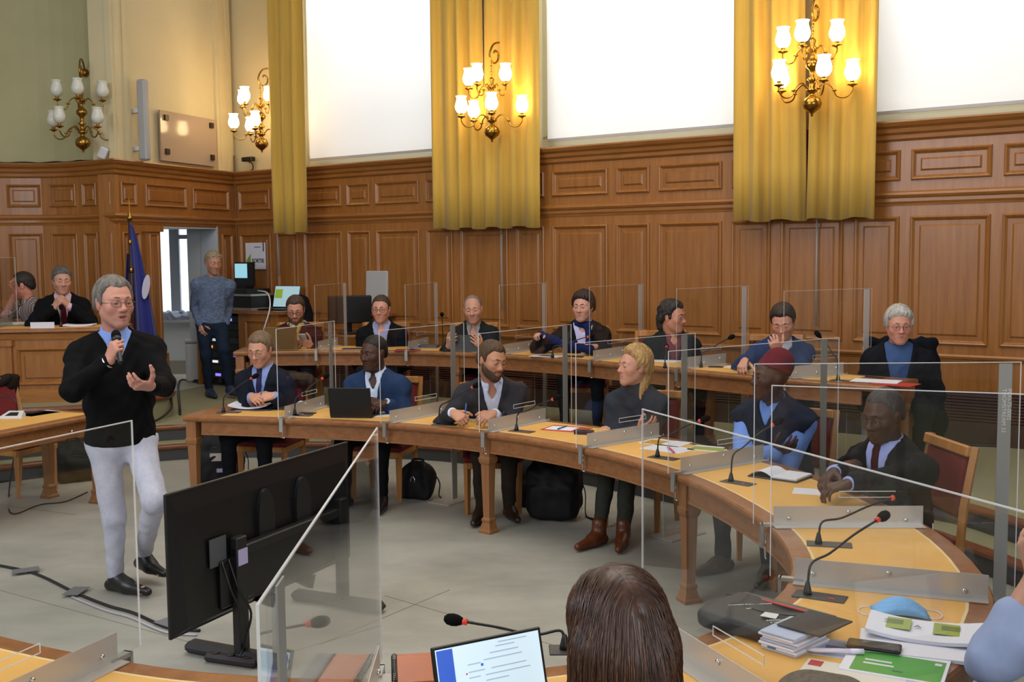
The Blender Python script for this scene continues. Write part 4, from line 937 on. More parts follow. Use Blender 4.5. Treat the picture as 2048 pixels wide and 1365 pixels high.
sconce('unlit brass wall lamp on the greenish apse wall', amap(.50,0,0)[:2], nrm(np.array([.25,-1.0])), False, 3.24)
# ------------------------------------------------------------------ chairs
RED = mat('red_upholstery', '#6a1119', .8, var=.1, vscale=20); OAKC = woodmat('chair_oak', '#9a6430', '#b37a40', (10,10,1), .4)
def make_chair(label, loc, yaw, group=None):
    t = thing('wooden_chair', label, 'chair', loc, yaw, group); w = .235
    MB().box((0,0,.435), (.46,.45,.07), None, .025).build('seat', RED, t, False); MB().box((0,0,.385), (.45,.44,.05), None, .006).build('seat_frame', OAKC, t)
    for sx in (-1,1):
        m_ = MB(); m_.tube([(sx*.2,-.195,.4), (sx*.2,-.2,0)], [.03,.02], 4); m_.build('leg', OAKC, t)
        m_ = MB(); m_.tube([(sx*.2,.2,.45), (sx*.2,.2,.3), (sx*.2,.235,0)], [.026,.026,.02], 4); m_.build('leg', OAKC, t)
        m_ = MB(); m_.tube([(sx*w,.2,.38), (sx*w,.22,.65), (sx*w,.28,.98)], [.027,.026,.024], 4); m_.build('back_post', OAKC, t)
    MB().box((0,.245,.955), (.47,.035,.06), _rx(-.16), .008).build('top_rail', OAKC, t); MB().box((0,.235,.76), (.42,.05,.34), _rx(-.16), .02).build('backrest', RED, t)
    return t
def chair_for(p, label, dy=.02, group='wooden chairs with red upholstery', yaw=None):
    H_ = p['Hp']; ph = p['yaw'] if yaw is None else math.radians(yaw); f = np.array([math.sin(ph), -math.cos(ph)]); q = H_[:2]-f*dy
    return make_chair(label, (q[0], q[1], p['fz']), ph, group)
def desk_near(px, py, z): return atz(px, py, z)
HS = 1.06
# ------------------------------------------------------------------ front row at the horseshoe desk
p = person('seated man in dark suit and purple tie reading papers with a pen', (520,700,9.05), -12, hy=-14, hp=17, hs=HS, back=.16, nf=.06, skin='#bd8a72', hair=dict(col='#6a5540', t=.013, hl=0.094, nape=-.075), open_eyes=False, brow='#5a4636', glasses=dict(col='#6a5a52', r=.0011), key='i1',
    fit=dict(kind='jacket', col='#191c27', shirt='#8294c8', tie='#2b2748', v=.3, vw=.075, trousers='#0e0f14'),
    L=dict(t=(548,792,8.85), d=(-.75,.6,0), pn=(-.2,-.5,-.8), curl=42), R=dict(t=(503,794,8.85), d=(.75,.6,0), pn=(.2,-.5,-.8), curl=46))
chair_for(p, 'wooden chair with red seat under the man reading papers')
p = person('seated dark-skinned man in blue blazer with open white collar behind a laptop', (747,707,8.75), -14, hy=-36, hp=6, hs=HS, back=.18, skin='#472d22', hair=dict(col='#100c0a', t=.004, hl=0.096, nape=-.06, amp=.0008, recede=.0), brow='#17100c', eye='#0c0806', key='i2', face=dict(nose=1.25, full=1.08), width=1.08,
    fit=dict(kind='jacket', col='#26385a', shirt='#c3cfe4', open=.1, v=.3, vw=.07, trousers='#0b0b0d'),
    L=dict(t=(772,806,8.55), d=(-.6,.75,0), pn=(0,-.1,-1), curl=30), R=dict(t=(742,801,8.6), d=(.7,.6,0), pn=(0,-.1,-1), curl=35))
chair_for(p, 'wooden chair with red back behind the man in the blue blazer')
p = person('seated bearded man in charcoal jacket and white shirt looking to his left', (984,722,8.12), 2, hy=38, hp=13, hr=6, hs=HS, back=.3, nf=.08, skin='#b98468', hair=dict(col='#4b3624', t=.012, hl=0.092, recede=.025, nape=-.08), beard=dict(col='#4a3624', t=.006), brow='#3c2a1c', key='i3', width=1.05,
    fit=dict(kind='jacket', col='#303136', shirt='#c9d0e8', open=.09, v=.3, vw=.075, trousers='#2c241e', shoes='#2a1a12'),
    L=dict(t=(990,828,7.85), d=(-.8,.5,0), pn=(0,-.3,-1), curl=34), R=dict(t=(905,826,7.9), d=(.7,.7,-.1), pn=(.2,-.3,-.9), curl=45), legs=dict(L=dict(sp=.02, ank=-.18, as_=0), R=dict(sp=.0, ank=-.1)))
chair_for(p, 'wooden chair with red back behind the bearded man')
p = person('seated blonde woman in grey roll-neck sweater with folded arms looking left', (1268,734,7.75), -28, hy=-66, hp=-3, hs=HS*.98, back=.12, female=True, skin='#c28d76', face=dict(jaw=.85), brow='#7a5a3a', key='i4',
    hair=dict(col='#8a6034', col2='#c09a5e', t=.018, hl=0.097, nape=-.1, top=.014, fy=.074, extra=[((0,-.1,.06),(0,-.09,.09),.035,.03), ((.02,-.085,-.02),(.05,-.03,-.2),.045,.028), ((-.03,-.08,-.02),(-.06,-.05,-.17),.04,.025)], amp=.0028, recede=0),
    fit=dict(kind='sweater', col='#2f333b', v=0, roll=True, cuff=False, trousers='#33342e', shoes='#5a2c14', boot=.05, infl=.009, short=.01),
    L=dict(t=('c',-.10,.2,-.27), e=(.7,.1,-.7), d=(-.95,.05,.2), pn=(0,-.3,-1), curl=25), R=dict(t=('c',.09,.24,-.22), e=(-.7,.1,-.7), d=(.9,-.1,.35), pn=(0,-.6,.5), curl=25), legs=dict(L=dict(sp=.0, ank=.1, as_=0), R=dict(sp=-.04, ank=.16)))
chair_for(p, 'wooden chair with red back behind the blonde woman')
p = person('seated man in dark red cap, navy vest and light blue shirt with folded arms', (1540,757,6.8), -42, hy=-72, hp=-2, hs=HS, back=.16, skin='#43291f', key='i5', face=dict(nose=1.2, full=1.05), brow='#141010', eye='#0c0806', width=1.08, heavy=.02, hair=None,
    fit=dict(kind='vest', col='#1a2030', shirt='#6d8fd6', v=.1, vw=.05, trousers='#23252e', shoes='#4a4038', jcollar=True, infl=.027, sinfl=.022),
    L=dict(t=('c',-.13,.22,-.27), e=(.85,.1,-.6), d=(-.95,.1,.15), pn=(0,-.3,-1), curl=20), R=dict(t=('c',.12,.26,-.21), e=(-.85,.1,-.6), d=(.85,-.1,.4), pn=(0,-.6,.5), curl=20))
h = p['h']; A = [cap(h.p((0,-.02,.04)), h.p((0,-.05,.085)), .098*h.s, .09*h.s, .02), ell(h.p((0,-.02,.06)), np.array([.088,.108,.03])*h.s, h.M, .02)]
lo, hi = bounds(A); ax = [axis(lo[i]-.02, hi[i]+.02, [], .006, .006) for i in range(3)]; f = field(A, ax); lx = lgrid(ax, h); f = np.maximum(f, (.052+.38*lx[1]-lx[2])*h.s*.9); netobj('cap', f, ax, cloth('fez', '#5c1420', .1), p['body'], p['off'])
chair_for(p, 'wooden chair behind the man in the dark red cap')
p = person('seated dark-skinned man in black suit and dark red tie with hands on a notebook', (1766,832,5.75), -62, hy=-58, hp=14, hs=HS, back=.14, skin='#4c2f23', key='i6', hair=dict(col='#3c3634', t=.005, hl=0.100, nape=-.06, amp=.0008, recede=.02), face=dict(nose=1.2), brow='#241a16', eye='#0c0806', glasses=dict(col='#3a3432', r=.0013, z=-.006), width=1.08,
    fit=dict(kind='jacket', col='#15141a', shirt='#9aa4d8', tie='#3c0f1a', v=.3, vw=.08, trousers='#121318'),
    L=dict(t=(1672,972,5.2), d=(-.5,.85,-.1), pn=(0,-.1,-1), curl=30), R=dict(t=(1655,950,5.35), d=(.2,.95,-.15), pn=(.3,-.1,-.95), curl=32))
chair_for(p, 'wooden chair with red back behind the man in the dark red tie', yaw=-84)
# ------------------------------------------------------------------ upper tier row
p = person('seated man with red beard, glasses, maroon sweater and striped scarf looking at his phone', (591,620,11.55), 4, hy=6, hp=20, hs=HS, back=.12, fz=T, skin='#b9826c', hair=dict(col='#3e2c22', t=.012, hl=0.098, recede=.02), beard=dict(col='#5a3c28', t=.007), glasses=dict(col='#17161a', r=.002), brow='#3a2a20', open_eyes=False, key='o1', res=.0071,
    fit=dict(kind='sweater', col='#35121a', v=0, roll=False, cuff=False, trousers='#1b1c22'),
    L=dict(t=(622,692,11.25), d=(-.6,.5,.5), pn=(-.5,-.5,.3), curl=40), R=dict(t=(588,690,11.25), d=(.6,.5,.5), pn=(.5,-.5,.3), curl=40))
c = p['c']; m_ = MB()
for q in (1,-1): pass
n_ = nrm(p['h'].p((0,-.02,-.08))-p['Nb']); A = [cap(c.p((.085*math.cos(a), .075*math.sin(a)+.005, .03)), c.p((.085*math.cos(b), .075*math.sin(b)+.005, .03)), .03, .03, .01) for a, b in [(i*math.pi/8, (i+1)*math.pi/8) for i in range(16)]]+[cap(c.p((.03,.1,0)), c.p((-.01,.135,-.1)), .03, .035, .02), cap(c.p((-.01,.135,-.1)), c.p((-.03,.15,-.3)), .034, .036, .02), cap(c.p((-.03,.1,0)), c.p((.02,.135,-.09)), .028, .03, .02)]
lo, hi = bounds(A); ax = [axis(lo[i]-.02, hi[i]+.02, [], .009, .009) for i in range(3)]
def stripemat(name, cs, scale, rot=(0,0,0)):
    M = mat(name, cs[0], .85); nt = M.node_tree; b = nt.nodes['Principled BSDF']; tc = nt.nodes.new('ShaderNodeTexCoord'); mp = nt.nodes.new('ShaderNodeMapping'); mp.inputs['Rotation'].default_value = rot; mp.inputs['Scale'].default_value = (scale,)*3
    sx = nt.nodes.new('ShaderNodeSeparateXYZ'); fr = nt.nodes.new('ShaderNodeMath'); fr.operation = 'FRACT'; rp = nt.nodes.new('ShaderNodeValToRGB'); rp.color_ramp.interpolation = 'CONSTANT'
    el = rp.color_ramp.elements; el[0].position = 0; el[0].color = (*hexc(cs[0]), 1); el[1].position = 1/len(cs); el[1].color = (*hexc(cs[1]), 1)
    for i in range(2, len(cs)): e = el.new(i/len(cs)); e.color = (*hexc(cs[i]), 1)
    nt.links.new(tc.outputs['Object'], mp.inputs[0]); nt.links.new(mp.outputs[0], sx.inputs[0]); nt.links.new(sx.outputs[0], fr.inputs[0]); nt.links.new(fr.outputs[0], rp.inputs[0]); nt.links.new(rp.outputs[0], b.inputs['Base Color']); return M
netobj('scarf', field(A, ax), ax, stripemat('scarf_stripes', ('#a39a86','#33363c','#a8843c','#8d8678'), 16, (0,.3,.9)), p['root'], p['off'])
p = person('seated man in black blazer, lilac shirt and glasses below the white panel', (762,619,11.4), 0, hy=-6, hp=4, hs=HS, back=.12, fz=T, skin='#c08a74', hair=dict(col='#3a2c22', t=.009, hl=0.096, recede=.015), glasses=dict(col='#4a2c28', r=.0018), key='o2', res=.0071, stub=.25,
    fit=dict(kind='jacket', col='#0f1013', shirt='#8f90b4', open=.07, v=.34, vw=.085, trousers='#14151a'), L=dict(t=('c',.16,.3,-.42)), R=dict(t=('c',-.16,.3,-.42)))
p = person('seated balding man in dark zip cardigan and grey shirt holding a black tablet', (946,620,11.1), -2, hy=-4, hp=6, hr=-4, hs=HS, back=.2, fz=T, skin='#b98872', hair=dict(col='#6f665e', t=.005, hl=.15, nape=-.07, amp=.0008, fy=.06), key='o3', res=.0071, stub=.3, brow='#5a4a40',
    fit=dict(kind='jacket', col='#1d2023', shirt='#8d8a8c', open=.06, v=.24, vw=.06, trousers='#14151a', cuff=False), L=dict(t=(962,696,10.75), d=(-.4,.3,.85), pn=(-.7,-.6,.1), curl=18), R=dict(t=(897,694,10.75), d=(.3,.3,.85), pn=(.7,-.6,.1), curl=30))
p = person('seated short-haired woman in black jacket pulling a blue scarf off her neck', (1166,614,10.45), -8, hy=-24, hp=4, hs=HS, back=.14, fz=T, female=True, skin='#c18f7c', hair=dict(col='#2c1816', t=.02, hl=0.095, nape=-.085, top=.006, side=.004, amp=.0028, recede=0), key='o4', res=.0071, face=dict(full=1.1, jaw=.95), width=1.08,
    fit=dict(kind='jacket', col='#12151b', shirt='#b9b4d8', open=.06, v=.3, vw=.09, trousers='#14151a', cuff=False), L=dict(t=(1192,694,10.2), d=(-.8,.5,.1), pn=(0,-.4,-.9), curl=45), R=dict(t=(1086,672,10.25), e=(-.7,-.1,-.5), d=(-.5,.7,.3), pn=(.4,-.2,-.8), curl=50))
c = p['c']; a_ = aty(1078,668,10.2); b_ = aty(1180,700,10.15); A = [cap(c.p((.075*math.cos(a), .07*math.sin(a)+.005, .02)), c.p((.075*math.cos(b), .07*math.sin(b)+.005, .02)), .028, .028, .01) for a, b in [(i*math.pi/8, (i+1)*math.pi/8) for i in range(16)]]+[cap(c.p((.05,.09,0)), c.p((.06,.13,-.2)), .03, .04, .02), cap(c.p((.06,.13,-.2)), b_, .04, .045, .02), cap(a_, (a_+b_)/2-np.array([0,0,.02]), .03, .042, .02), cap((a_+b_)/2-np.array([0,0,.02]), b_, .042, .04, .02)]
lo, hi = bounds(A); ax = [axis(lo[i]-.02, hi[i]+.02, [], .009, .009) for i in range(3)]; netobj('scarf', field(A, ax)+wob(ax, .004, .05, 3), ax, cloth('bluescarf', '#16224c', .15), p['root'], p['off'])
p = person('seated dark curly-haired man in dark jacket and plaid shirt looking right', (1346,634,9.75), 6, hy=52, hp=6, hs=HS, back=.12, fz=T, skin='#b57f66', hair=dict(col='#262221', t=.018, hl=0.094, nape=-.085, amp=.004, frq=14, recede=.02, extra=[((0,-.1,-.03),(0,-.095,-.09),.045,.04)]), glasses=dict(col='#8a8078', r=.001), key='o5', res=.0071, stub=.2,
    fit=dict(kind='jacket', col='#1b1f20', shirt='#6a3a42', open=.06, v=.36, vw=.07, trousers='#14151a', cuff=False), L=dict(t=('c',.2,.22,-.42)), R=dict(t=('c',-.2,.22,-.42)))
p = person('seated man in navy sweater resting chin on hand and writing', (1566,644,8.95), -8, hy=-22, hp=26, hr=-4, hs=HS, back=.26, nf=.07, fz=T, skin='#bd8872', hair=dict(col='#2c1e16', t=.015, hl=0.092, nape=-.075), open_eyes=False, key='o6', res=.0071, stub=.15,
    fit=dict(kind='sweater', col='#22345a', shirt='#b9bcc4', v=.05, vw=.06, trousers='#14151a', cuff=False), L=dict(t=('w', *(aty(1553,704,8.72))), e=(.75,.1,-.8), d=(-.25,.1,.95), pn=(-.2,-.95,.1), curl=38), R=dict(t=(1490,722,8.6), d=(-.3,.95,-.1), pn=(.4,-.2,-.9), curl=40))
p = person('seated grey-haired man in dark jacket over blue shirt with glasses by the desk end', (1798,652,8.35), -16, hy=-10, hp=6, hs=HS, back=.1, fz=T, skin='#bd8470', hair=dict(col='#8b8883', col2='#bab7b0', t=.02, hl=0.094, nape=-.08, top=.004, amp=.0026, recede=.006), glasses=dict(col='#2e2624', r=.0013), key='o7', res=.0071, brow='#6a625c', stub=.1, face=dict(full=1.08),
    fit=dict(kind='jacket', col='#12141a', shirt='#3a5078', v=.5, vw=.1, trousers='#14151a', cuff=False, jcollar=False), L=dict(t=('c',.22,.2,-.48)), R=dict(t=('c',-.2,.22,-.48)))
for k, lab in (('o1','wooden chair with red back behind the man in the striped scarf'),('o2','wooden chair of the man in the black blazer below the white panel'),('o3','wooden chair of the balding man with the tablet'),('o4','wooden chair of the short-haired woman'),('o5','wooden chair of the curly-haired man'),('o6','wooden chair of the man in the navy sweater'),('o7','wooden chair with dark coat hung over it by the desk end')): chair_for(PEOPLE[k], lab)
# ------------------------------------------------------------------ dais
PL = stripemat('plaid_shirt', ('#8f8a86','#4c2a2c','#a8a29a','#3f2a30'), 22, (0,0,.4))
p = person('seated grey-haired man in black suit and red tie with hands clasped under his chin', (124,562,11.55), 24, hy=30, hp=8, hs=HS, back=.16, fz=DZ, skin='#b98874', hair=dict(col='#55524f', t=.014, hl=0.092, nape=-.075, recede=.006), key='d1', res=.0071, stub=.12,
    fit=dict(kind='jacket', col='#0c0d11', shirt='#c8a6b4', tie='#4c0f1c', v=.32, vw=.08, trousers='#14151a'), L=dict(t=(137,612,11.35), e=(.8,.1,-.7), d=(-.6,.1,.75), pn=(-.7,-.4,-.2), curl=40), R=dict(t=(107,616,11.3), e=(-.8,.1,-.7), d=(.6,.1,.75), pn=(.7,-.4,-.2), curl=40))
p2 = person('seated man in checked shirt at the left edge with hand on his mouth', (44,572,11.9), -40, hy=-72, hp=12, hs=HS, back=.26, fz=DZ, skin='#bd7f6c', hair=dict(col='#241c18', t=.011, hl=.115, nape=-.075, fy=.07), key='d2', res=.0071, open_eyes=False,
    fit=dict(kind='shirt', shirt='#8a7c78', shirtmat=PL, open=.05, trousers='#14151a'), L=dict(t=('c',.2,.3,-.4)), R=dict(t=('w', *(aty(30,586,11.75))), e=(-.6,.3,-.8), d=(.1,.1,.95), pn=(.3,-.9,0), curl=40))
chair_for(PEOPLE['d1'], 'chair of the suited man at the dais desk'); chair_for(PEOPLE['d2'], 'chair of the man in the checked shirt at the dais desk')
# ------------------------------------------------------------------ technician
Dt = 13.1; g = lambda px, py, D: aty(px, py, D)
HEA = mat('heather_knit', '#43516c', .9, var=.3, vscale=26, stretch=(1,1,5), col2='#6d7c96', spec=.2)
tz = T
p = person('man standing in heathered blue sweater and jeans with hands in his pockets', (427,526,Dt), 22, hy=36, hp=14, hs=1.02, fz=tz, stand=dict(hips=(*g(425,648,Dt)[:2], g(425,648,Dt)[2]), L=(g(448,700,Dt-.12), g(459,772,Dt-.05), g(472,790,Dt-.2)), R=(g(412,710,Dt-.05), (*g(418,770,Dt+.02)[:2], tz+.1), (*g(430,790,Dt-.18)[:2], tz+.035))), neckl=.168,
    skin='#b07e68', hair=dict(col='#8a7a64', t=.011, hl=0.094, nape=-.07, amp=.002), key='tech', res=.0071, open_eyes=False, stub=.2, fit=dict(kind='sweater', col='#4a5a78', mat=HEA, v=0, cuff=False, trousers='#1b2636', shoes='#24324c', short=.0, fold=.004, infl=.006),
    L=dict(t=('c',.155,.05,-.56), e=(.15,-1,0), d=(-.2,.2,-1), curl=20), R=dict(t=('c',-.155,.06,-.56), e=(-.15,-1,0), d=(.2,.2,-1), curl=20))
h = p['h']; glasses_obj(Fr(h.p((0,-.02,.085)), h.M, h.s), p['body'], p['off'], dict(col='#b9b9b9', r=.0016))
# ------------------------------------------------------------------ speaker
D0 = 6.4
p = person('man standing in black cardigan and white trousers speaking into a hand microphone', (229,606,D0), 26, hy=44, hp=2, hs=1.12, fz=0, neckl=.185, nf=.06, width=1.07, heavy=.04, res=.0042,
    stand=dict(hips=g(243,880,D0+.03), R=(g(228,1036,D0-.04), (*g(232,1166,D0)[:2], .1), (*g(288,1188,D0-.12)[:2], .036)), L=(g(309,1000,D0-.2), (g(288,1108,D0+.22)), (g(322,1146,D0+.12)))),
    skin='#b88270', hair=dict(col='#58524c', col2='#7c766e', t=.014, hl=0.096, nape=-.07, recede=.03, amp=.002, res=.005), glasses=dict(col='#4a3a34', r=.0014), brow='#6a5a50', eye='#3a3a40', key='speaker', stub=.18, face=dict(full=1.05, mouth=1),
    fit=dict(kind='sweater', col='#0a0a0c', shirt='#7f9ad8', open=.05, v=.16, vw=.085, trousers='#b4b4c0', shoes='#0c0b0b', fold=.0045, tfold=.004, gres=.008, pname='cardigan', cuff=False),
    R=dict(t=(218,722,D0-.32), e=(-.75,-.2,-.75), d=(.35,.35,.8), pn=(.85,-.5,.0), curl=(62,64,66,70), spread=.02, thumb=(.9,.25,.6)), L=dict(t=(301,773,D0-.36), e=(.6,-.3,-.8), d=(-.75,.6,.18), pn=(-.1,-.5,.85), curl=(20,26,30,34), thumb=(.35,.9,.45), spread=.1))
# ------------------------------------------------------------------ foreground
wh = aty(1230,1268,2.46)
p = person('brown-haired woman seen from behind in front of the open laptop', tuple(wh), 192, hy=206, hp=12, hs=1.0, back=.1, female=True, skin='#b98a74', key='fg', res=.007, fit=dict(kind='sweater', col='#2a2c34', v=0, cuff=False, trousers='#1b1c22'), L=dict(t=('c',.14,.3,-.4)), R=dict(t=('c',-.14,.3,-.4)), face=dict(jaw=.85), hair=None)
h = p['h']
HB = mat('hair_brunette', '#2c1912', .42, spec=.5, var=.3, vscale=60, stretch=(1,1,.1), col2='#563424')
A = [ell(h.p((0,-.02,.04)), np.array([.104,.12,.113])*h.s, h.M, .02), ell(h.p((0,-.05,-.04)), np.array([.108,.095,.11])*h.s, h.M, .04), cap(h.p((.066,-.03,-.03)), h.p((.1,.02,-.3)), .06, .06, .04), cap(h.p((-.066,-.03,-.03)), h.p((-.1,.0,-.3)), .06, .06, .04), cap(h.p((0,-.08,-.06)), h.p((0,-.1,-.32)), .075, .08, .05)]
lo, hi = bounds(A); ax = [axis(lo[i]-.02, hi[i]+.02, [], .006, .006) for i in range(3)]; f = field(A, ax); x, y, z = [np.broadcast_to(q, f.shape) for q in lgrid(ax, h)]
f = np.maximum(f, -np.maximum(np.maximum(np.abs(x)-.055, -(y-.03)), z-.075)*h.s)                       # face opening
part = np.abs(x-.012)/.006; f = f+.006*np.exp(-part**2)*(z > .05)                                       # parting
th = np.arctan2(x, y+.03); f = f+.0008*np.sin(46*th+8*np.sin(3*th)+14*z)
ho = netobj('hair', f.astype(np.float32), ax, HB, p['body'], p['off'])
f = f.astype(np.float32); V, Q = nets(f, ax); r_ = np.random.RandomState(5); NS, ST = 4200, 15; GR = np.stack(np.gradient(f, .006), -1); a0 = np.array([A_[0] for A_ in ax])
def smp(P): I = np.clip(np.round((P-a0)/.006).astype(int), 0, np.array(f.shape)-1); return f[I[:,0], I[:,1], I[:,2]], GR[I[:,0], I[:,1], I[:,2]]
LV = h.loc(V); ok = np.where((LV[:,2] > -.2) & ~((np.abs(LV[:,0]) < .06) & (LV[:,1] > .045) & (LV[:,2] < .08)))[0]; P = V[r_.choice(ok, NS)]; TR = [P.copy()]; NR = []
for i in range(ST):
    d_, n_ = smp(P); n_ = n_/(np.linalg.norm(n_, axis=1, keepdims=True)+1e-6); L_ = h.loc(P); side_ = np.sign(L_[:,0]-.012)[:,None]*h.M[:,0][None]; k_ = np.clip((L_[:,2]-.06)/.06, 0, 1)[:,None]
    g_ = np.array([0,0,-1.])*(1-.6*k_)+side_*1.3*k_-h.M[:,1][None]*.5*k_; t_ = g_-n_*(g_*n_).sum(1, keepdims=True); t_ /= np.linalg.norm(t_, axis=1, keepdims=True)+1e-6
    NR.append(n_); P = P+t_*.013; d_, n2_ = smp(P); n2_ = n2_/(np.linalg.norm(n2_, axis=1, keepdims=True)+1e-6); P = P-n2_*(d_[:,None]-.0012)*.7; TR.append(P.copy())
NR.append(NR[-1]); TR = np.stack(TR, 1); NR = np.stack(NR, 1); TG = np.gradient(TR, axis=1); SD = np.cross(TG, NR); SD /= np.linalg.norm(SD, axis=2, keepdims=True)+1e-6
wd = (.0012*(1-.75*np.abs(np.linspace(-1, 1, ST+1))))[None,:,None]; lift = r_.uniform(0, .0022, (NS,1,1)); B_ = TR+NR*lift; VV = np.stack([B_+SD*wd, B_+NR*wd, B_-SD*wd], 2).reshape(-1, 3)
base = (np.arange(NS)[:,None]*(ST+1)+np.arange(ST)[None]).ravel()*3; FF = np.concatenate([np.stack([base+j, base+(j+1) % 3, base+3+(j+1) % 3, base+3+j], 1) for j in range(2)])
c1, c2, c3 = np.array(hexc('#22120c')), np.array(hexc('#5a3826')), np.array(hexc('#86603f')); rr = r_.uniform(0, 1, NS)[:,None]; cc = c1+(c2-c1)*rr+(c3-c2)*np.clip(rr-.85, 0, 1)*4; cc = np.repeat(cc, (ST+1)*3, axis=0)
so = mkfast('hair_strands', VV-p['off'], FF, mat('hair_strand', (1,1,1), .4, spec=.5, attr=True), ho, cc); so['kind'] = 'stuff'
chair_for(p, 'chair of the brown-haired woman in the foreground')
p = person('person at the right edge showing only a forearm in a pale blue shirt sleeve', (1.62,3.06,1.31), 250, hs=1.0, back=.05, skin='#b98a74', key='edge', res=.008, fit=dict(kind='shirt', shirt='#8f9cbc', roll_up=.5, sinfl=.014, trousers='#1b1c22'), hair=dict(col='#4a3a30'),
    L=dict(t=('w', *(aty(2075,1150,2.98))), e=(.15,.55,-.85), d=(.1,.2,.95), pn=(-.6,-.6,0), curl=30), R=dict(t=('c',-.25,-.1,-.42)))
chair_for(p, 'chair of the person at the right edge')
# ------------------------------------------------------------------ microphones
MB_BASE = mat('mic_base', '#3a3a39', .45); REDR = mat('mic_red', '#a01c14', .4, emit=(1,.1,.05), estr=.3); FOAM = mat('mic_foam', '#0e0d0d', .9, spec=.1)
def mic(label, base, tip, ang=0, z=ZI, plate=True, group='gooseneck microphones on the desks', red=True, neck=.0048):
    """base: (px,py) on the desk top; tip: (px,py,depth)"""
    b = atz(*base, z) if len(base) == 2 else np.array(base); t = aty(*tip) if len(tip) == 3 and tip[2] > 1.9 and tip[0] > 5 else np.array(tip)
    rt = thing('gooseneck_microphone', label, 'microphone', b, 0, group); M = _rz(ang); off = b; t = t-b; o = np.zeros(3)
    if plate:
        MB().box(M @ np.array([.045,.0,.003]), (.19,.085,.006), M, .002).build('base_plate', MB_BASE, rt); MB().box(M @ np.array([.09,-.015,.0065]), (.02,.008,.003), M).build('button', REDR, rt)
    MB().lathe([(.017,.004),(.015,.02),(.008,.05),(.006,.055)], 10).build('socket', BLK, rt, True)
    d = nrm(np.array([t[0], t[1], 0])); hz = np.hypot(t[0], t[1]); pts = catmull([o+(0,0,.04), np.array([0,0,.04])+d*hz*.05+np.array([0,0,t[2]*.35]), d*hz*.3+np.array([0,0,t[2]*.62]), d*hz*.65+np.array([0,0,t[2]*.84]), t], 5)
    MB().tube(pts, neck, 8).build('gooseneck', BLK, rt, True)
    ax_ = nrm(pts[-1]-pts[-3]); u_ = nrm(np.cross(ax_, (0,0,1.))); Mh = np.stack([u_, np.cross(ax_, u_), ax_], 1)
    if red: MB().lathe([(.008,-.012),(.011,-.01),(.011,.004),(.008,.006)], 10, t, Mh).build('ring', REDR, rt, True)
    MB().lathe([(.006,.0),(.012,.006),(.019,.022),(.021,.038),(.018,.056),(.009,.067),(0,.069)], 12, t, Mh).build('windscreen', FOAM, rt, True)
    return rt
def dn(p): return math.atan2(-p[1], -p[0])
mic('microphone in front of the man in the purple tie', (447,826), (503,757,8.8), -.1)
mic('microphone between the face masks and the first partition', (590,832), (645,757,8.7), -.2)
mic('microphone in front of the bearded man', (878,850), (945,775,7.95), -.25)
mic('microphone left of the red folder', (1033,863), (1106,799,7.55), -.6)
mic('microphone beside the papers with green and yellow print', (1315,916), (1400,842,6.55), -.7)
mic('microphone in front of the man in the dark red tie', (1462,965), (1546,850,5.9), -.8)
mic('microphone on the empty seat of the horseshoe desk right of the partition plate', (1637,1090), (1786,996,4.75), -.25)
mic('large microphone next to the black document bag', (1615,1192), (1756,1040,4.15), -.5)
mic('microphone in the foreground above the open laptop', (.16,3.38,ZI), tuple(aty(928,1244,3.45)), 0)
mic('thin microphone in front of the balding man', (886,698), (884,632,10.75), 0, ZO, False, red=False); mic('microphone left of the man writing', (1402,736), (1456,678,9.1), -.7, ZO, False, red=False)
mic('microphone in front of the grey-haired man at the desk end', (1676,762), (1642,676,8.1), -.7, ZO, True, red=False); mic('microphone before the short-haired woman', (1105,716), (1176,674,10.1), -.5, ZO, False)
mic('microphone before the curly-haired man', (1330,738), (1333,694,9.55), -.5, ZO, False)
q_ = aty(122,652,11.1); mic('small microphone in front of the suited man on the dais', (q_[0], q_[1], pt), tuple(q_+np.array([-.02,.06,.16])), 0, pt, False, red=False)
# white conference unit on the side table
b_ = np.array([*atz(28,836,ZI)[:2], ZI]); rt = thing('conference_microphone', 'white conference unit with gooseneck on the side table at the left', 'microphone', b_)
mkobj('housing', [(-.09,-.06,0),(.09,-.06,0),(.07,.06,0),(-.07,.06,0),(-.085,-.055,.02),(.085,-.055,.02),(.06,.05,.05),(-.06,.05,.05)], [(0,3,2,1),(4,5,6,7),(0,1,5,4),(1,2,6,5),(2,3,7,6),(3,0,4,7)], WHITE, rt)
mkobj('speaker_grille', [(-.05,-.05,.0245),(.05,-.05,.0245),(.035,.015,.0425),(-.035,.015,.0425)], [(0,1,2,3)], BLK, rt)
MB().tube(catmull([(0,.05,.04),(.0,.05,.12),(-.06,.06,.16),(-.16,.06,.15)], 5), .005, 8).build('gooseneck', BLK, rt, True)
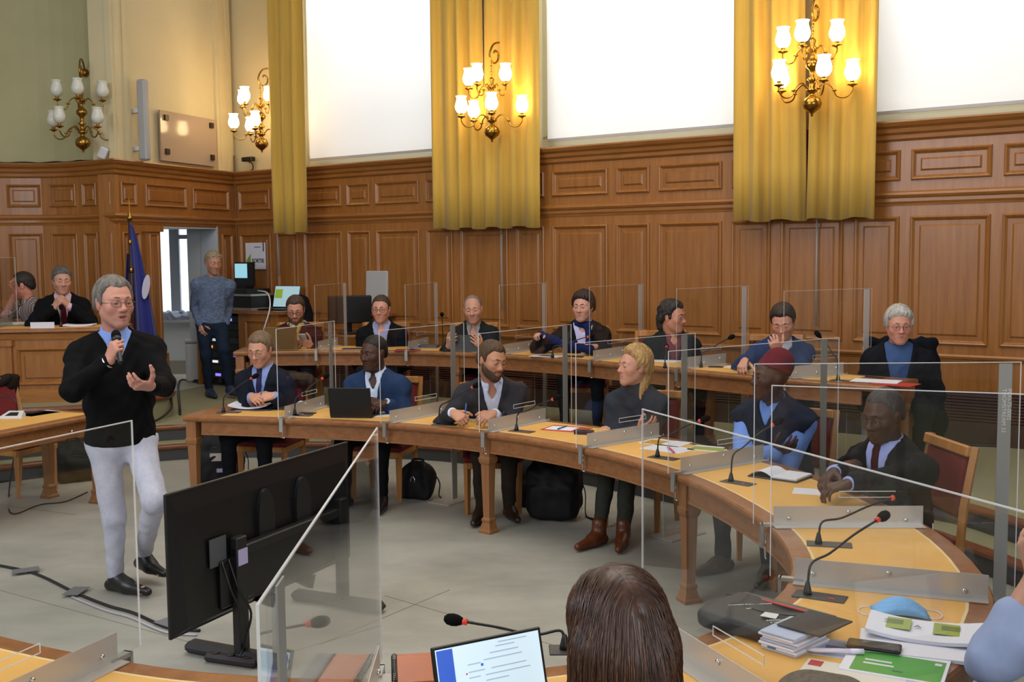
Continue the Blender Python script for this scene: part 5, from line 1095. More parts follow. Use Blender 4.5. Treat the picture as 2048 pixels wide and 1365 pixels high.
# ------------------------------------------------------------------ paper goods
PAP = mat('paper_white', '#d4d4de', .7); PAP2 = mat('paper_cream', '#cfc9bd', .7); NAVY = mat('folder_navy', '#141c38', .5); REDF = mat('folder_red', '#b02c1e', .5); GRN = mat('print_green', '#3f8f34', .5); LIME = mat('print_lime', '#8f9d3c', .6); YEL = mat('print_yellow', '#b98f1e', .6); INK = mat('ink_grey', '#4a4c54', .7); BLU = mat('print_blue', '#2a5d9a', .6); BLUEP = mat('paper_bluish', '#a8b4cc', .6)
def sheet(label, px, py, w, d, ang, material, z=ZI, th=.003, cat='paper', name='paper_sheet', prints=(), curl=0, bev=0, group=None, lift=0):
    c_ = atz(px, py, z+th+lift); b = np.array([c_[0], c_[1], z+lift]); rt = thing(name, label, cat, b, math.radians(ang), group)
    n = 8; V = []; Fq = []
    for k, zz in ((0,0),(1,th)):
        for i in range(n+1):
            for j in (0,1):
                x = -w/2+w*i/n; V.append((x, (-d/2 if j == 0 else d/2), zz+curl*(abs(2*i/n-1))**2.2))
    for i in range(n): Fq += [(2*i, 2*i+1, 2*i+3, 2*i+2), (2*n+2+2*i, 2*n+2+2*i+2, 2*n+2+2*i+3, 2*n+2+2*i+1), (2*i, 2*i+2, 2*n+4+2*i, 2*n+2+2*i), (2*i+1, 2*n+3+2*i, 2*n+5+2*i, 2*i+3)]
    Fq += [(0, 2*n+2, 2*n+3, 1), (2*n, 2*n+1, 4*n+3, 4*n+2)]
    mkobj('sheet' if th < .006 else 'block', V, Fq, material, rt)
    for i_, (x0, x1, y0, y1, mt) in enumerate(prints): MB().box(((x0+x1)/2, (y0+y1)/2, th+.0004+.0003*i_), (x1-x0, y1-y0, .0008)).build('print', mt, rt)
    return rt
def lines(x0, x1, ys, h=.004, mt=None): return [(x0, x1, y, y+h, mt or INK) for y in ys]
sheet('navy folder under the papers of the man in the purple tie', 512,815, .34,.25,-8, NAVY, th=.012, cat='folder', name='folder')
sheet('stack of open white papers in front of the man in the purple tie', 503,812, .33,.23,-4, PAP, th=.012, curl=.025, lift=.013, cat='papers', name='paper_stack')
sheet('black phone right of the papers of the man in the purple tie', 553,818, .15,.075,4, BLK, th=.009, cat='phone', name='phone')
sheet('white paper right of the black laptop', 770,829, .2,.24,10, PAP, name='paper_sheet'); sheet('black phone under the blue face masks', 612,826, .15,.075,-12, BLK, th=.009, cat='phone', name='phone')
sheet('small open notebook under the hands of the bearded man', 935,836, .26,.17,-10, PAP2, th=.01, cat='notebook', name='notebook', prints=[(.0,.002,-.085,.085,INK)])
sheet('bright red folder left of the blonde woman', 1133,858, .32,.23,-28, REDF, th=.004, cat='folder', name='folder'); sheet('white sheet lying on the red folder', 1124,857, .21,.15,-26, PAP, th=.002, lift=.0045)
sheet('black spectacle case beside the red folder', 1168,861, .13,.06,-20, BLK, th=.03, cat='case', name='spectacle_case')
sheet('white sheet with yellow print behind the microphone', 1330,886, .3,.21,-35, PAP, th=.002, prints=[(-.13,.0,-.09,.06,YEL)]); sheet('plain white sheet in front of the man in the dark red cap', 1335,898, .3,.21,-42, PAP, th=.002); sheet('white sheet with lime print by the partition plate', 1420,898, .26,.19,-30, PAP, th=.002, prints=[(-.12,.1,-.06,.05,LIME)])
rt = thing('notebook', 'open white notebook with black cover before the man in the dark red tie', 'notebook', np.array([*atz(1560,955,ZI)[:2], ZI]), math.radians(-40)); MB().box((0,0,.005), (.3,.21,.01), None, .003).build('cover', BLK, rt)
mkobj('left_page', [(-.145+.148*i/8, y, .012+.05*math.sin(i/8*math.pi)*.6) for i in range(9) for y in (-.1,.1)], [(2*i,2*i+2,2*i+3,2*i+1) for i in range(8)], PAP, rt, True); MB().box((.075,0,.017), (.145,.2,.015), None, .004).build('page_block', PAP, rt)
sheet('loose paper under the hands of the man in the dark red tie', 1625,984, .2,.15,-20, PAP, th=.002)
sheet('red folder at the end of the upper desk', 1790,768, .3,.22,-42, REDF, z=ZO, th=.004, cat='folder', name='folder'); sheet('white papers on the red folder at the end of the upper desk', 1752,762, .34,.22,-30, PAP, z=ZO, th=.003, lift=.0045)
sheet('white papers the man in the navy sweater writes on', 1492,735, .34,.23,-46, PAP, z=ZO, th=.004); sheet('white sheet before the curly-haired man', 1330,722, .3,.2,-40, PAP, z=ZO); sheet('red booklet right of the man in the black blazer', 815,700, .26,.18,-4, mat('booklet_red', '#8f2630', .5), z=ZO, th=.006, cat='booklet', name='booklet'); sheet('dark blue booklet before the man in the black blazer', 706,697, .22,.1,0, NAVY, z=ZO, th=.01, cat='booklet', name='booklet')
sheet('grey document case left of the balding man', 850,690, .28,.16,-8, mat('case_grey', '#4a4c50', .5), z=ZO, th=.03, cat='case', name='document_case'); sheet('white magazine before the short-haired woman', 1095,712, .3,.2,-30, PAP, z=ZO, th=.004, prints=[(-.08,.06,-.06,.05,INK)]); sheet('black phone before the short-haired woman', 1150,713, .15,.08,-20, BLK, z=ZO, th=.01, cat='phone', name='phone')
sheet('black phone left of the writing man', 1432,733, .12,.07,-20, BLK, z=ZO, th=.01, cat='phone', name='phone')
sheet('white sheet on the side table behind the speaker', 78,827, .3,.21,60, PAP, th=.002); sheet('black phone on the side table behind the speaker', 72,824, .15,.075,70, BLK, th=.009, lift=.003, cat='phone', name='phone')
sheet('white papers on the dais desk right of the small microphone', 160,650, .3,.2,10, PAP, z=pt+.002, th=.012, curl=.01); sheet('papers beside the checked-shirt man on the dais desk', 45,645, .3,.2,10, PAP2, z=pt+.002, th=.02)
b_ = aty(85,653,10.93); rt = tag(MB().box((b_[0], b_[1], pt+.032), (.235,.012,.06), _rz(.08)).build('name_plate', PAP), 'blank white name plate on the front of the dais desk', 'name plate')
def wire(label, pts, r, material, name='cable', cat='cable', group=None):
    b = np.array(pts[0]); o = MB().tube([np.array(p)-b for p in catmull(pts, 6)], r, 6).build(name, material, None, True); o.location = b; return tag(o, label, cat, group)
def pen(label, a, b, material, r=.005, z=ZI):
    A = atz(*a, z+.006); B = atz(*b, z+.006); m_ = MB(); rt = thing('pen', label, 'pen', A); MB().tube([(0,0,0), (B-A)*.85, B-A], [r,r,r*.4], 8).build('barrel', material, rt, True); d = nrm(B-A); MB().tube([-d*.012, d*.03], r*1.15, 8).build('cap', material, rt, True); return rt
pen('blue pen lying on the white sheet on the red folder', (1117,858), (1134,852), BLU, z=ZI+.006); pen('pink highlighter lying on the white sheet', (1337,896), (1349,906), mat('pink', '#c0407a', .4), .007, ZI+.003); pen('dark pen on the papers at the end of the upper desk', (1733,753), (1770,757), BLK, z=ZO+.008)
# masks
MSK = mat('mask_blue', '#6fa6d8', .7, bump=.3, bscale=60); MSKL = mat('mask_pale', '#a9cdd8', .7, bump=.3, bscale=60); ELA = mat('elastic', '#d8d8dc', .6)
def mask(label, px, py, ang, w=.17, d=.09, z=ZI, material=None, hgt=.045, loops=True):
    c_ = atz(px, py, z+.02); rt = thing('face_mask', label, 'face mask', (c_[0], c_[1], z), math.radians(ang), 'surgical face masks'); V = []; n, k = 12, 8
    for i in range(n+1):
        for j in range(k+1):
            x = -w/2+w*i/n; y = -d/2+d*j/k; V.append((x, y, .004+hgt*(1-(2*i/n-1)**2)*(1-(2*j/k-1)**2*.8)+.004*math.sin(j*2.4)))
    Fq = [(i*(k+1)+j, (i+1)*(k+1)+j, (i+1)*(k+1)+j+1, i*(k+1)+j+1) for i in range(n) for j in range(k)]
    o = mkobj('mask_cloth', V, Fq, material or MSK, rt, True); so = o.modifiers.new('s', 'SOLIDIFY'); so.thickness = .002
    if loops:
        for sg in (1,-1): MB().tube(catmull([(sg*w/2,-d*.4,.006),(sg*(w/2+.03),-d*.35,.005),(sg*(w/2+.045),0,.005),(sg*(w/2+.03),d*.35,.005),(sg*w/2,d*.4,.006)], 5), .0016, 6).build('ear_loop', ELA, rt, True)
    return rt
mask('pale blue face mask left of the black laptop', 602,812, 20, .12,.08, material=MSKL, hgt=.06); mask('pale blue and white face mask standing beside the black laptop', 622,812, -30, .13,.08, material=MSKL, hgt=.065)
mask('blue surgical face mask behind the brochures on the right', 1800,1218, -12, .19,.12, hgt=.06); mask('pale mask before the short-haired woman', 1180,704, 0, .13,.08, ZO, MSKL, .06); mask('white moulded mask next to the phone of the scarf man', 610,690, 0, .12,.09, ZO, PAP, .08)
# ------------------------------------------------------------------ laptops, tablet, phones
def laptop(label, base, ang, w, d, tilt, lid_mat, screen=None, z=ZI, base_mat=None):
    rt = thing('laptop', label, 'laptop', (base[0], base[1], z), ang); MB().box((0,0,.01), (w,d,.016), None, .004).build('keyboard_base', base_mat or lid_mat, rt)
    R_ = _rx(-tilt); c_ = np.array([0,d/2,.018])+R_ @ np.array([0,.003,d/2]); lid = MB().box(c_, (w,.008,d), R_, .003).build('lid', lid_mat, rt)
    if screen: MB().box(np.array([0,d/2,.018])+R_ @ np.array([0,-.0025,d/2+.004]), (w-.02,.002,d-.026), R_).build('screen', screen, lid)
    MB().box((0,-.01,.0185), (w*.85,d*.5,.002)).build('keyboard', mat('keys', '#1a1a1c', .6), rt)
    return rt, lid, R_
q = atz(690,838,ZI); laptop('black laptop seen from behind before the man in the blue blazer', (q[0]+.06,q[1]+.14), math.pi-.12, .34,.235,.22, BLK)
q = atz(560,703,ZO); laptop('gold laptop lid before the man with the striped scarf', (q[0],q[1]+.2), math.pi, .33,.23,.15, mat('gold_lid', '#7a5c34', .4, metal=.4), None, ZO)
q = aty(930,689,10.72); rt = thing('tablet', 'black tablet in a folding case held by the balding man', 'tablet', q-np.array([0,0,.09])); R_ = _rz(-.1) @ _rx(-.25); MB().box((0,0,.09), (.26,.012,.19), R_, .004).build('case', BLK, rt); MB().box((0,.03,.01), (.24,.1,.006), _rz(-.1)).build('stand_flap', BLK, rt)
q = aty(606,676,11.15); rt = thing('phone', 'phone held by the man with the striped scarf', 'phone', q); MB().box((0,0,0), (.075,.012,.14), _rx(.9), .004).build('body', mat('phone_white', '#b9b9b6', .3), rt)
# foreground laptop
a_ = aty(862,1340,2.82); b_ = aty(1080,1284,2.98); w_ = np.linalg.norm((b_-a_)[:2]); ang = math.atan2(b_[1]-a_[1], b_[0]-a_[0]); d_ = .215; tl = .28
nv = np.array([-math.sin(ang), math.cos(ang)]); c_ = ((a_+b_)/2)[:2]-nv*(d_*math.sin(tl))-nv*d_/2
SCR = mat('laptop_screen', '#9fb6c4', .3, emit=(.72,.88,.98), estr=.85)
rt, lid, R_ = laptop('open laptop with a bright mail window in front of the brown-haired woman', c_, ang, w_, d_, tl, mat('laptop_black', '#101012', .35), SCR)
def onscr(x0, x1, z0, z1, mt, nm='screen_text'): p_ = np.array([0,d_/2,.018])+R_ @ np.array([(x0+x1)/2,-.004,(z0+z1)/2]); MB().box(p_, (x1-x0,.0006,z1-z0), R_).build(nm, mt, lid)
onscr(-w_/2+.012, -w_/2+.06, .02, d_-.012, mat('screen_blue', '#1c3f9c', .4, emit=(.05,.14,.6), estr=.8), 'screen_sidebar')
TX = mat('screen_ink', '#8a9caa', .5, emit=(.42,.52,.6), estr=.8)
for i, (x0, x1, zz) in enumerate(((.0,.09,.17),(-.02,.1,.155),(.02,.08,.185),(-.07,-.03,.15),(-.07,-.02,.13),(-.07,-.035,.115),(.0,.11,.13),(-.02,.12,.115),(-.02,.05,.1),(-.07,-.03,.09),(.03,.12,.195))): onscr(x0, x1, zz, zz+.0035, TX)
onscr(-.03,-.023,.142,.149, mat('screen_dot', '#1c3f9c', .4, emit=(.05,.14,.6), estr=.8)); onscr(-.078,-.073,.127,.131, mat('screen_red', '#b02030', .4, emit=(.6,.05,.08), estr=.6))
# copper spiral notebook
COP = mat('copper_cover', '#b0623a', .22, metal=.55); q = atz(845,1345,ZI); rt = thing('spiral_notebook', 'spiral notebook with shiny copper cover left of the open laptop', 'notebook', (q[0],q[1],ZI), .12)
MB().box((.0,0,.008), (.16,.23,.014), None, .003).build('page_block', PAP, rt); MB().box((-.02,0,.0165), (.12,.23,.002)).build('copper_cover', COP, rt); MB().box((.06,0,.0165), (.06,.23,.002)).build('grey_cover', mat('grey_cover', '#77777a', .5), rt)
for i in range(16): MB().tube([np.array([-.085+.009*math.cos(t), -.105+.014*i, .012+.011*math.sin(t)]) for t in np.linspace(0, 2*math.pi, 9)], .0016, 5, False).build('ring', BLK, rt, True)
# ------------------------------------------------------------------ right foreground: bag, papers, phone
def at3(px, py, z): return atz(px, py, z)
c_ = at3(1530,1232,ZI+.05); rt = thing('document_bag', 'black document bag with red zip and white print on the horseshoe desk', 'bag', (c_[0],c_[1],ZI), math.radians(-47)); BB = mat('bag_black', '#1b1b1d', .55, var=.15, vscale=30); off = np.zeros(3); fr = Fr((0,0,0), np.eye(3))
A = [fbox(fr, (0,0,.03), (.17,.115,.012), .016, .02), ell((-.1,.0,.03), (.12,.14,.032), None, .04)]; ax = [axis(a, b, [], .009, .009) for a, b in ((-.26,.24),(-.18,.18),(-.01,.1))]
netobj('bag_body', field(A, ax)+wob(ax, .003, .15, 4), ax, BB, rt, off); MB().box((0,.1,.064), (.36,.012,.004), None, .001).build('zip', mat('zip_red', '#b01c18', .45), rt); MB().box((.0,.13,.058), (.36,.045,.006), _rx(-.2), .002).build('grey_border', mat('border_grey', '#55534f', .6), rt)
MB().tube(catmull([(-.17,.09,.062),(-.2,.05,.064),(-.12,.0,.067),(.0,-.01,.067),(.1,.03,.066),(.17,.1,.064)], 6), .003, 6).build('cord', BLK, rt, True)
WPR = mat('white_print', '#c9c9c9', .6); mkobj('logo', [(.02,-.06,.069),(.075,-.05,.069),(.055,-.0,.069),(.01,-.015,.069)], [(0,1,2,3)], WPR, rt)
for i, (tx, x, y, s_) in enumerate((("CHAMBRE D'AGRICULTURE", -.115,-.05,.0125),('EST', -.05,-.035,.012),('AGRICULTURES', .065,-.09,.016),('& TERRITOIRES', .085,-.095,.012))): lettering(tx, s_, (x,y,.0695), (math.cos(.9), math.sin(.9), 0), (-math.sin(.9), math.cos(.9), 0), WPR, rt)
MB().box((.19,-.0,.071), (.16,.2,.006), None, .002).build('cover_flap', BB, rt)
c_ = at3(1622,1286,ZI+.03); rt = thing('paper_stack', 'thick stack of folded papers sticking out of the black document bag', 'papers', (c_[0]-.04,c_[1]+.05,ZI), math.radians(-47))
for i in range(7): MB().box((.0+.006*math.sin(i*2.1), .004*math.cos(i*1.7), .006+.0092*i), (.13,.2,.0078), _rz(.03*math.sin(i*3.3)), .002).build('booklet', PAP if i % 3 else BLUEP, rt)
MB().box((-.02,-.101,.02), (.03,.002,.014)).build('blue_label', BLU, rt)
sheet('green-covered report under the black phone', 1790,1330, .3,.21,-28, PAP, th=.008, cat='report', name='report', prints=[(-.12,.14,-.095,.08,GRN),(-.09,-.01,-.0,.012,WPR),(-.09,.0,-.03,-.018,WPR),(.0,.03,-.06,-.055,INK),(.11,.13,.04,.06,WPR)])
sheet('cream sheet with red corner below the green report', 1700,1358, .3,.21,-30, PAP2, th=.003, prints=[(-.14,-.1,.05,.095,mat('print_red', '#a82838', .6))]+lines(-.08,-.03,(0,-.015,-.03,-.045),.002))
sheet('blue-toned leaflet under the white pen', 1690,1300, .22,.16,-25, BLUEP, th=.003, prints=[(-.06,.0,-.03,.02,BLU)])
sheet('white open brochure with green boxes in front of the blue face mask', 1850,1262, .36,.2,-24, PAP, th=.012, lift=.012, curl=.018, cat='brochure', name='brochure', prints=[])
rt = [o for o in bpy.data.objects if o.get('label') == 'white open brochure with green boxes in front of the blue face mask'][0]
for x in (-.1,.08):
    MB().box((x,.02,.0145+.02*(abs(2*(x+.18)/.36-1))**2.2*.9), (.11,.11,.001), None).build('print', LIME, rt); lettering('A', .035, (x+.065,.0,.0155+.004), (1,0,0), (0,1,0), mat('print_dark_green', '#4a6a3a', .6), rt)
    for k in range(4): MB().box((x,.012+.012*k,.0158+.02*(abs(2*(x+.18)/.36-1))**2.2*.9), (.06,.0025,.0006)).build('print', INK, rt)
sheet('white papers under the open brochure', 1830,1290, .34,.21,-20, PAP, th=.011)
c_ = at3(1748,1292,ZI+.02); rt = thing('phone', 'black phone lying on the green report', 'phone', (c_[0],c_[1],ZI+.012), math.radians(-24)); MB().box((0,0,.006), (.165,.075,.011), None, .004).build('phone_case', mat('phone_case', '#1c1614', .4), rt); MB().box((0,0,.012), (.15,.064,.001), None).build('phone_screen', mat('phone_glass', '#2b2622', .1), rt)
pen('white ballpoint pen beside the paper stack', (1720,1304), (1612,1300), mat('pen_white', '#d4cfe0', .3), .008, ZI+.012)
c_ = at3(1575,1372,ZI+.04); rt = thing('flat_cap', 'grey wool flat cap at the lower edge of the picture', 'cap', (c_[0]+.085,c_[1]-.05,ZI), .3); A = [ell((0,0,.035), (.13,.12,.05), None, .02)]; ax = [axis(a, b, [], .008, .008) for a, b in ((-.16,.16),(-.15,.2),(-.02,.11))]; f = np.maximum(field(A, ax)+wob(ax, .004, .1, 9), .0-grid(ax)[2]); netobj('cap_crown', f, ax, cloth('greywool', '#5c5b58', .3, .9, 60), rt, (0,0,0))
# ------------------------------------------------------------------ hand microphone and bracelet of the speaker
sp = PEOPLE['speaker']; aR = [a for a in sp['arms'] if a['sg'] < 0][0]; w = aR['w']; kn = np.mean(aR['kn'], axis=0); pn = nrm(aR['pn']); d = nrm(aR['d']); th_ = -np.cross(nrm(pn-d*(pn @ d)), d); cen = kn+pn*.028-d*.012; mo = sp['h'].p((0,.14,-.075)); axm = nrm(mo-cen) if (mo-cen) @ np.array([0,0,1.]) > 0 else nrm(th_); axm = nrm(axm*.6+th_*.4)
rt = thing('hand_microphone', 'black hand microphone held to the mouth of the standing speaker', 'microphone', cen); Mm = np.stack([nrm(np.cross(axm, (1,0,0))), np.cross(axm, nrm(np.cross(axm, (1,0,0)))), axm], 1)
MB().lathe([(.012,-.13),(.014,-.125),(.0165,.05),(.018,.06)], 12, (0,0,0), Mm).build('handle', BLK, rt, True); MB().lathe([(.018,.06),(.025,.066),(.026,.075),(.025,.085)], 14, (0,0,0), Mm).build('collar', DARK, rt, True); MB().lathe([(.024,.085),(.028,.1),(.026,.125),(.015,.145),(0,.15)], 14, (0,0,0), Mm).build('grille', FOAM, rt, True)
fd = nrm(w-aR['e']); br = MB(); rr = .036*S; u_ = nrm(np.cross(fd, (0,0,1.))); v_ = np.cross(fd, u_); br.tube([w-fd*.012+u_*rr*math.cos(t)+v_*rr*math.sin(t) for t in np.linspace(0, 2*math.pi, 17)], .005, 6, False); br.build('bracelet', CHR, sp['root'], True, sp['off'])
for k, sgn, tipoff, lab in (('i1',-1,.10,'blue pen held by the man in the purple tie'),('i3',-1,.1,'blue pen held by the bearded man'),('o6',-1,.12,'dark pen held by the man in the navy sweater')):
    a = [q for q in PEOPLE[k]['arms'] if q['sg'] == sgn][0]; c_ = a['kn'][0]+nrm(a['pn'])*.02; dd = nrm(np.array([.25,.1,1.0])-.2*a['d']); rt = thing('pen', lab, 'pen', c_); MB().tube([-dd*.05, dd*tipoff], .0048, 8).build('barrel', BLU if k != 'o6' else BLK, rt, True)
# ------------------------------------------------------------------ television on its stand
tv0 = np.array([-1.605,4.885]); td = nrm(np.array([.42,.907])); tn = np.array([td[1], -td[0]]); TVW, z0, z1 = 1.51, .24, .93
o = np.array([*(tv0+td*TVW/2), 0]); rt = thing('television', 'large black television on a low floor stand seen from behind', 'television', o); TVB = mat('tv_black', '#0f0f10', .38, var=.1, vscale=4); M3 = np.stack([[*td,0],[*tn,0],[0,0,1.]], 1)
def tb(m_, a0, a1, n0, n1, za, zb, bev=0): c_ = tv0+td*(a0+a1)/2+tn*(n0+n1)/2; m_.box(np.array([*c_, (za+zb)/2])-o, (a1-a0, n1-n0, zb-za), M3, bev); return m_
P3 = lambda a, n, z: np.array([*(tv0+td*a+tn*n), z])-o
tb(MB(), 0, TVW, -.018, .0, z0, z1, .004).build('screen_panel', TVB, rt)
mkobj('back_cover', [P3(a, n, z) for a, n, z in ((.01,0,z0+.01),(TVW-.01,0,z0+.01),(TVW-.01,0,z1-.01),(.01,0,z1-.01),(.08,.035,z0+.04),(TVW-.08,.035,z0+.04),(TVW-.06,.018,z1-.1),(.06,.018,z1-.1))], [(0,1,5,4),(1,2,6,5),(2,3,7,6),(3,0,4,7),(4,5,6,7)], TVB, rt)
tb(MB(), .01, TVW-.01, -.012, .006, z1-.003, z1+.003).build('top_rim', mat('rim_grey', '#4a4a48', .3, metal=.5), rt)
tb(MB(), .3, 1.2, .03, .055, z0+.06, z0+.3, .008).build('electronics_cover', TVB, rt)
for a in (.68, 1.0):
    m_ = MB(); pts = [(a+.065*math.cos(t)*1.0, z0+.44+.09*math.sin(t)*1.6) for t in np.linspace(0, math.pi, 12)]+[(a-.065,z0+.3),(a+.065,z0+.3)]; n_ = len(pts); V = [P3(x, .022, z) for x, z in pts]+[P3(x, .045, z) for x, z in pts]; mkobj('mount_bracket', V, [tuple(range(n_))[::-1], tuple(range(n_, 2*n_))]+[(i, (i+1) % n_, n_+(i+1) % n_, n_+i) for i in range(n_)], DARK, rt)
tb(MB(), .38, 1.36, .05, .085, z0+.3, z0+.35, .006).build('cross_bar', DARK, rt); tb(MB(), .38, 1.36, .05, .052, z0+.35, z0+.353).build('bar_edge', mat('rim_grey', '#4a4a48', .3), rt)
for a in (.42, 1.32):
    tb(MB(), a-.04, a+.04, .045, .09, .05, z0+.4, .006).build('stand_post', DARK, rt)
    A = P3(a, -.28, .035); B = P3(a, .34, .035); MB().box((A+B)/2, (.1,.62,.06), M3, .025).build('stand_foot', DARK, rt)
tb(MB(), .24, .36, .036, .04, z0+.28, z0+.42).build('grey_label', mat('label_grey', '#4c4f52', .5), rt); tb(MB(), .385, .455, .091, .094, z0+.26, z0+.34).build('white_sticker', mat('sticker', '#b0a8d0', .5), rt)
for a, b in ((.6,.75),(.95,1.1)): mkobj('bottom_tab', [P3(a,.0,z0+.01),P3(b,.0,z0+.01),P3(b-.03,.0,z0-.06),P3(a,.04,z0+.01),P3(b,.04,z0+.01),P3(b-.03,.04,z0-.06)], [(0,1,2),(3,5,4),(0,3,4,1),(1,4,5,2),(2,5,3,0)], TVB, rt)
for i, dx in enumerate((0,.05)): MB().tube(catmull([P3(.3+dx,.06,z0+.3), P3(.3+dx,.12,z0+.15), P3(.36+dx,.14,z0+.02), P3(.4,.1,-.0+.1), P3(.36+dx*2,.08,.02)], 6), .006, 6).build('cable', BLK, rt, True)
mkobj('screen_glow', [P3(.02,-.0185,z0+.02),P3(TVW-.02,-.0185,z0+.02),P3(TVW-.02,-.0185,z1-.02),P3(.02,-.0185,z1-.02)], [(0,1,2,3)], mat('tv_screen', '#20242c', .2, emit=(.5,.6,.8), estr=.6), rt)
q = aty(470,1302,5.2); sl = thing('power_strip', 'black power strip on the floor below the television', 'power strip', (q[0]-.02,q[1]+.0,0), -.35); MB().box((0,0,.025), (.3,.06,.045), None, .015).build('strip_body', mat('strip_black', '#1c1214', .45), sl)
for i in range(3): MB().lathe([(.018,0),(.018,.006),(.012,.006),(.0,.003)], 10, (-.09+.09*i,0,.047)).build('socket', DARK, sl, True)
# ------------------------------------------------------------------ bags
BAGM = mat('bag_fabric', '#0d0d0f', .7, var=.2, vscale=20, spec=.3)
def bag(label, loc, rz, size, seed, name='backpack', strap=True, extra=None, z=0., lean=0):
    rt = thing(name, label, 'bag', (loc[0], loc[1], z), rz); w, d, h_ = size; M = _rx(lean)
    A = [('b', np.array([0,0,h_*.45]), (np.array([w/2-.07,d/2-.06,h_*.33-.05]), .06), M, 0, .03, '+'), ell((0,0,h_*.6), (w*.44,d*.46,h_*.42), M, .08), ('b', np.array([0,-d*.42,h_*.3]), (np.array([w*.32,.02,h_*.2]), .035), M, 0, .04, '+')]
    lo, hi = bounds(A); ax = [axis(lo[i]-.02, hi[i]+.02, [], .012, .012) for i in range(3)]; f = np.maximum(field(A, ax)+wob(ax, .008, .14, seed), .002-grid(ax)[2]); netobj('bag_body', f, ax, BAGM, rt, (0,0,0))
    MB().tube(catmull([(-.05,.0,h_*.95),(-.04,0,h_*1.06),(.04,0,h_*1.06),(.05,0,h_*.95)], 5), .009, 6).build('handle', BAGM, rt, True)
    if strap: MB().tube(catmull([(w*.2,d*.5,h_*.8),(w*.5,d*.6,h_*.4),(w*.55,d*.3,.02),(w*.75,-.05,.012)], 6), .012, 6, True, .4).build('strap', BAGM, rt, True)
    MB().tube([(-w*.3,-d*.5,h_*.62),(0,-d*.53,h_*.68),(w*.3,-d*.5,h_*.62)], .004, 6).build('zip', mat('zip_dark', '#2c2c2e', .4), rt, True)
    if extra: extra(rt, w, d, h_)
    return rt
def labels_(rt, w, d, h_): MB().box((.0,-d*.5-.04,h_*.5), (.13,.004,.07)).build('label_patch', mat('patch', '#a89a90', .6), rt); MB().box((-.13,-d*.5-.02,h_*.5), (.05,.004,.06)).build('label_patch', mat('patch_tan', '#a8805c', .6), rt); MB().box((.02,-d*.5-.04,h_*.26), (.06,.004,.035)).build('label_patch', mat('patch_lilac', '#8f8aa8', .6), rt)
q = atz(440,965,0); bag('black backpack with pale patches under the left end of the horseshoe desk', (q[0],q[1]+.05), .1, (.42,.26,.5), 3, extra=labels_)
q = atz(835,1000,0); bag('small black shoulder bag with metal clip on the floor', (q[0],q[1]+.1), -.3, (.3,.16,.3), 4, 'shoulder_bag', extra=lambda rt, w, d, h_: MB().tube([np.array([.018*math.cos(t), -d*.5-.04, h_*.55+.03*math.sin(t)]) for t in np.linspace(0, 2*math.pi, 11)], .004, 6, False).build('clip', CHR, rt, True))
q = atz(1110,1045,0); bag('large black backpack leaning beside the blonde woman', (q[0],q[1]+.12), -.2, (.42,.26,.52), 5, lean=.12); q = atz(1045,1020,0); bag('dark bag behind the desk leg next to the large backpack', (q[0]+.03,q[1]+.2), .4, (.26,.18,.36), 6, 'shoulder_bag')
q = atz(140,965,0); bag('dark bag on the floor under the side table', (q[0],q[1]+.1), .5, (.36,.25,.36), 7)
# ------------------------------------------------------------------ upper desk partitions
def front_at(px):
    P = [(abs((1024+F*((CR.T @ (np.array([p[0],p[1],ZO])-CP))[0]/-(CR.T @ (np.array([p[0],p[1],ZO])-CP))[2]))-px), i) for i, p in enumerate(OPD)]; return min(P)[1]
OPD = catmull(OP, 6); OND = normals2(OPD)
def pxx(p): q = CR.T @ (np.array(p)-CP); return 1024+F*q[0]/-q[2]
for (a, b, lab) in ((636,687,'thin clear partition right of the man in the striped scarf'),(812,869,'thin clear partition right of the man in the black blazer'),(1002,1088,'thin clear partition right of the balding man'),(1184,1285,'thin clear partition right of the short-haired woman'),(1355,1487,'thin clear partition right of the curly-haired man'),(1569,1732,'thin clear partition right of the man in the navy sweater')):
    i = front_at(a); p = OPD[i]; n = OND[i]; best = None
    for k in range(-60, 61, 3):
        c_, s_ = math.cos(math.radians(k)), math.sin(math.radians(k)); dd = np.array([n[0]*c_-n[1]*s_, n[0]*s_+n[1]*c_]); e = abs(pxx((*(p+dd*.86), 1.5))-b)
        if best is None or e < best[0]: best = (e, dd)
    acrylic(lab, p, best[1], .9, ZO, ZO+.67, .62, over=.02, post=.84, side=-1, zfloor=T, foot=False, far=True, group='clear partitions on the upper desk')
acrylic('clear partition on the dais desk at the left edge', (-5.22,10.84), (-.15,1), .75, pt, pt+.72, .6, over=.02, side=1, lower=False, group='clear partitions on the dais desk')
# ------------------------------------------------------------------ wall fittings
def wallthing(name, label, cat, mp, s, n, z): p = mp(s, n, z); return thing(name, label, cat, p), np.array(p)
# plaque
rt, o = wallthing('wall_plaque', 'pale rectangular plaque with four dark corner brackets on the cream wall', 'plaque', smap, 1.0, .03, 3.2)
m_ = MB(); wbox(m_, smap, .42, 1.57, .02, .045, 3.22, 3.84); m_.build('plate', mat('plaque_stone', '#a58f7d', .12, spec=.6), rt, False, o)
for a in (.50,1.43):
    for z in (3.30,3.72): m_ = MB(); wbox(m_, smap, a, a+.07, .045, .07, z, z+.07); m_.build('bracket', mat('bracket_dark', '#3a3022', .4, metal=.5), rt, False, o)
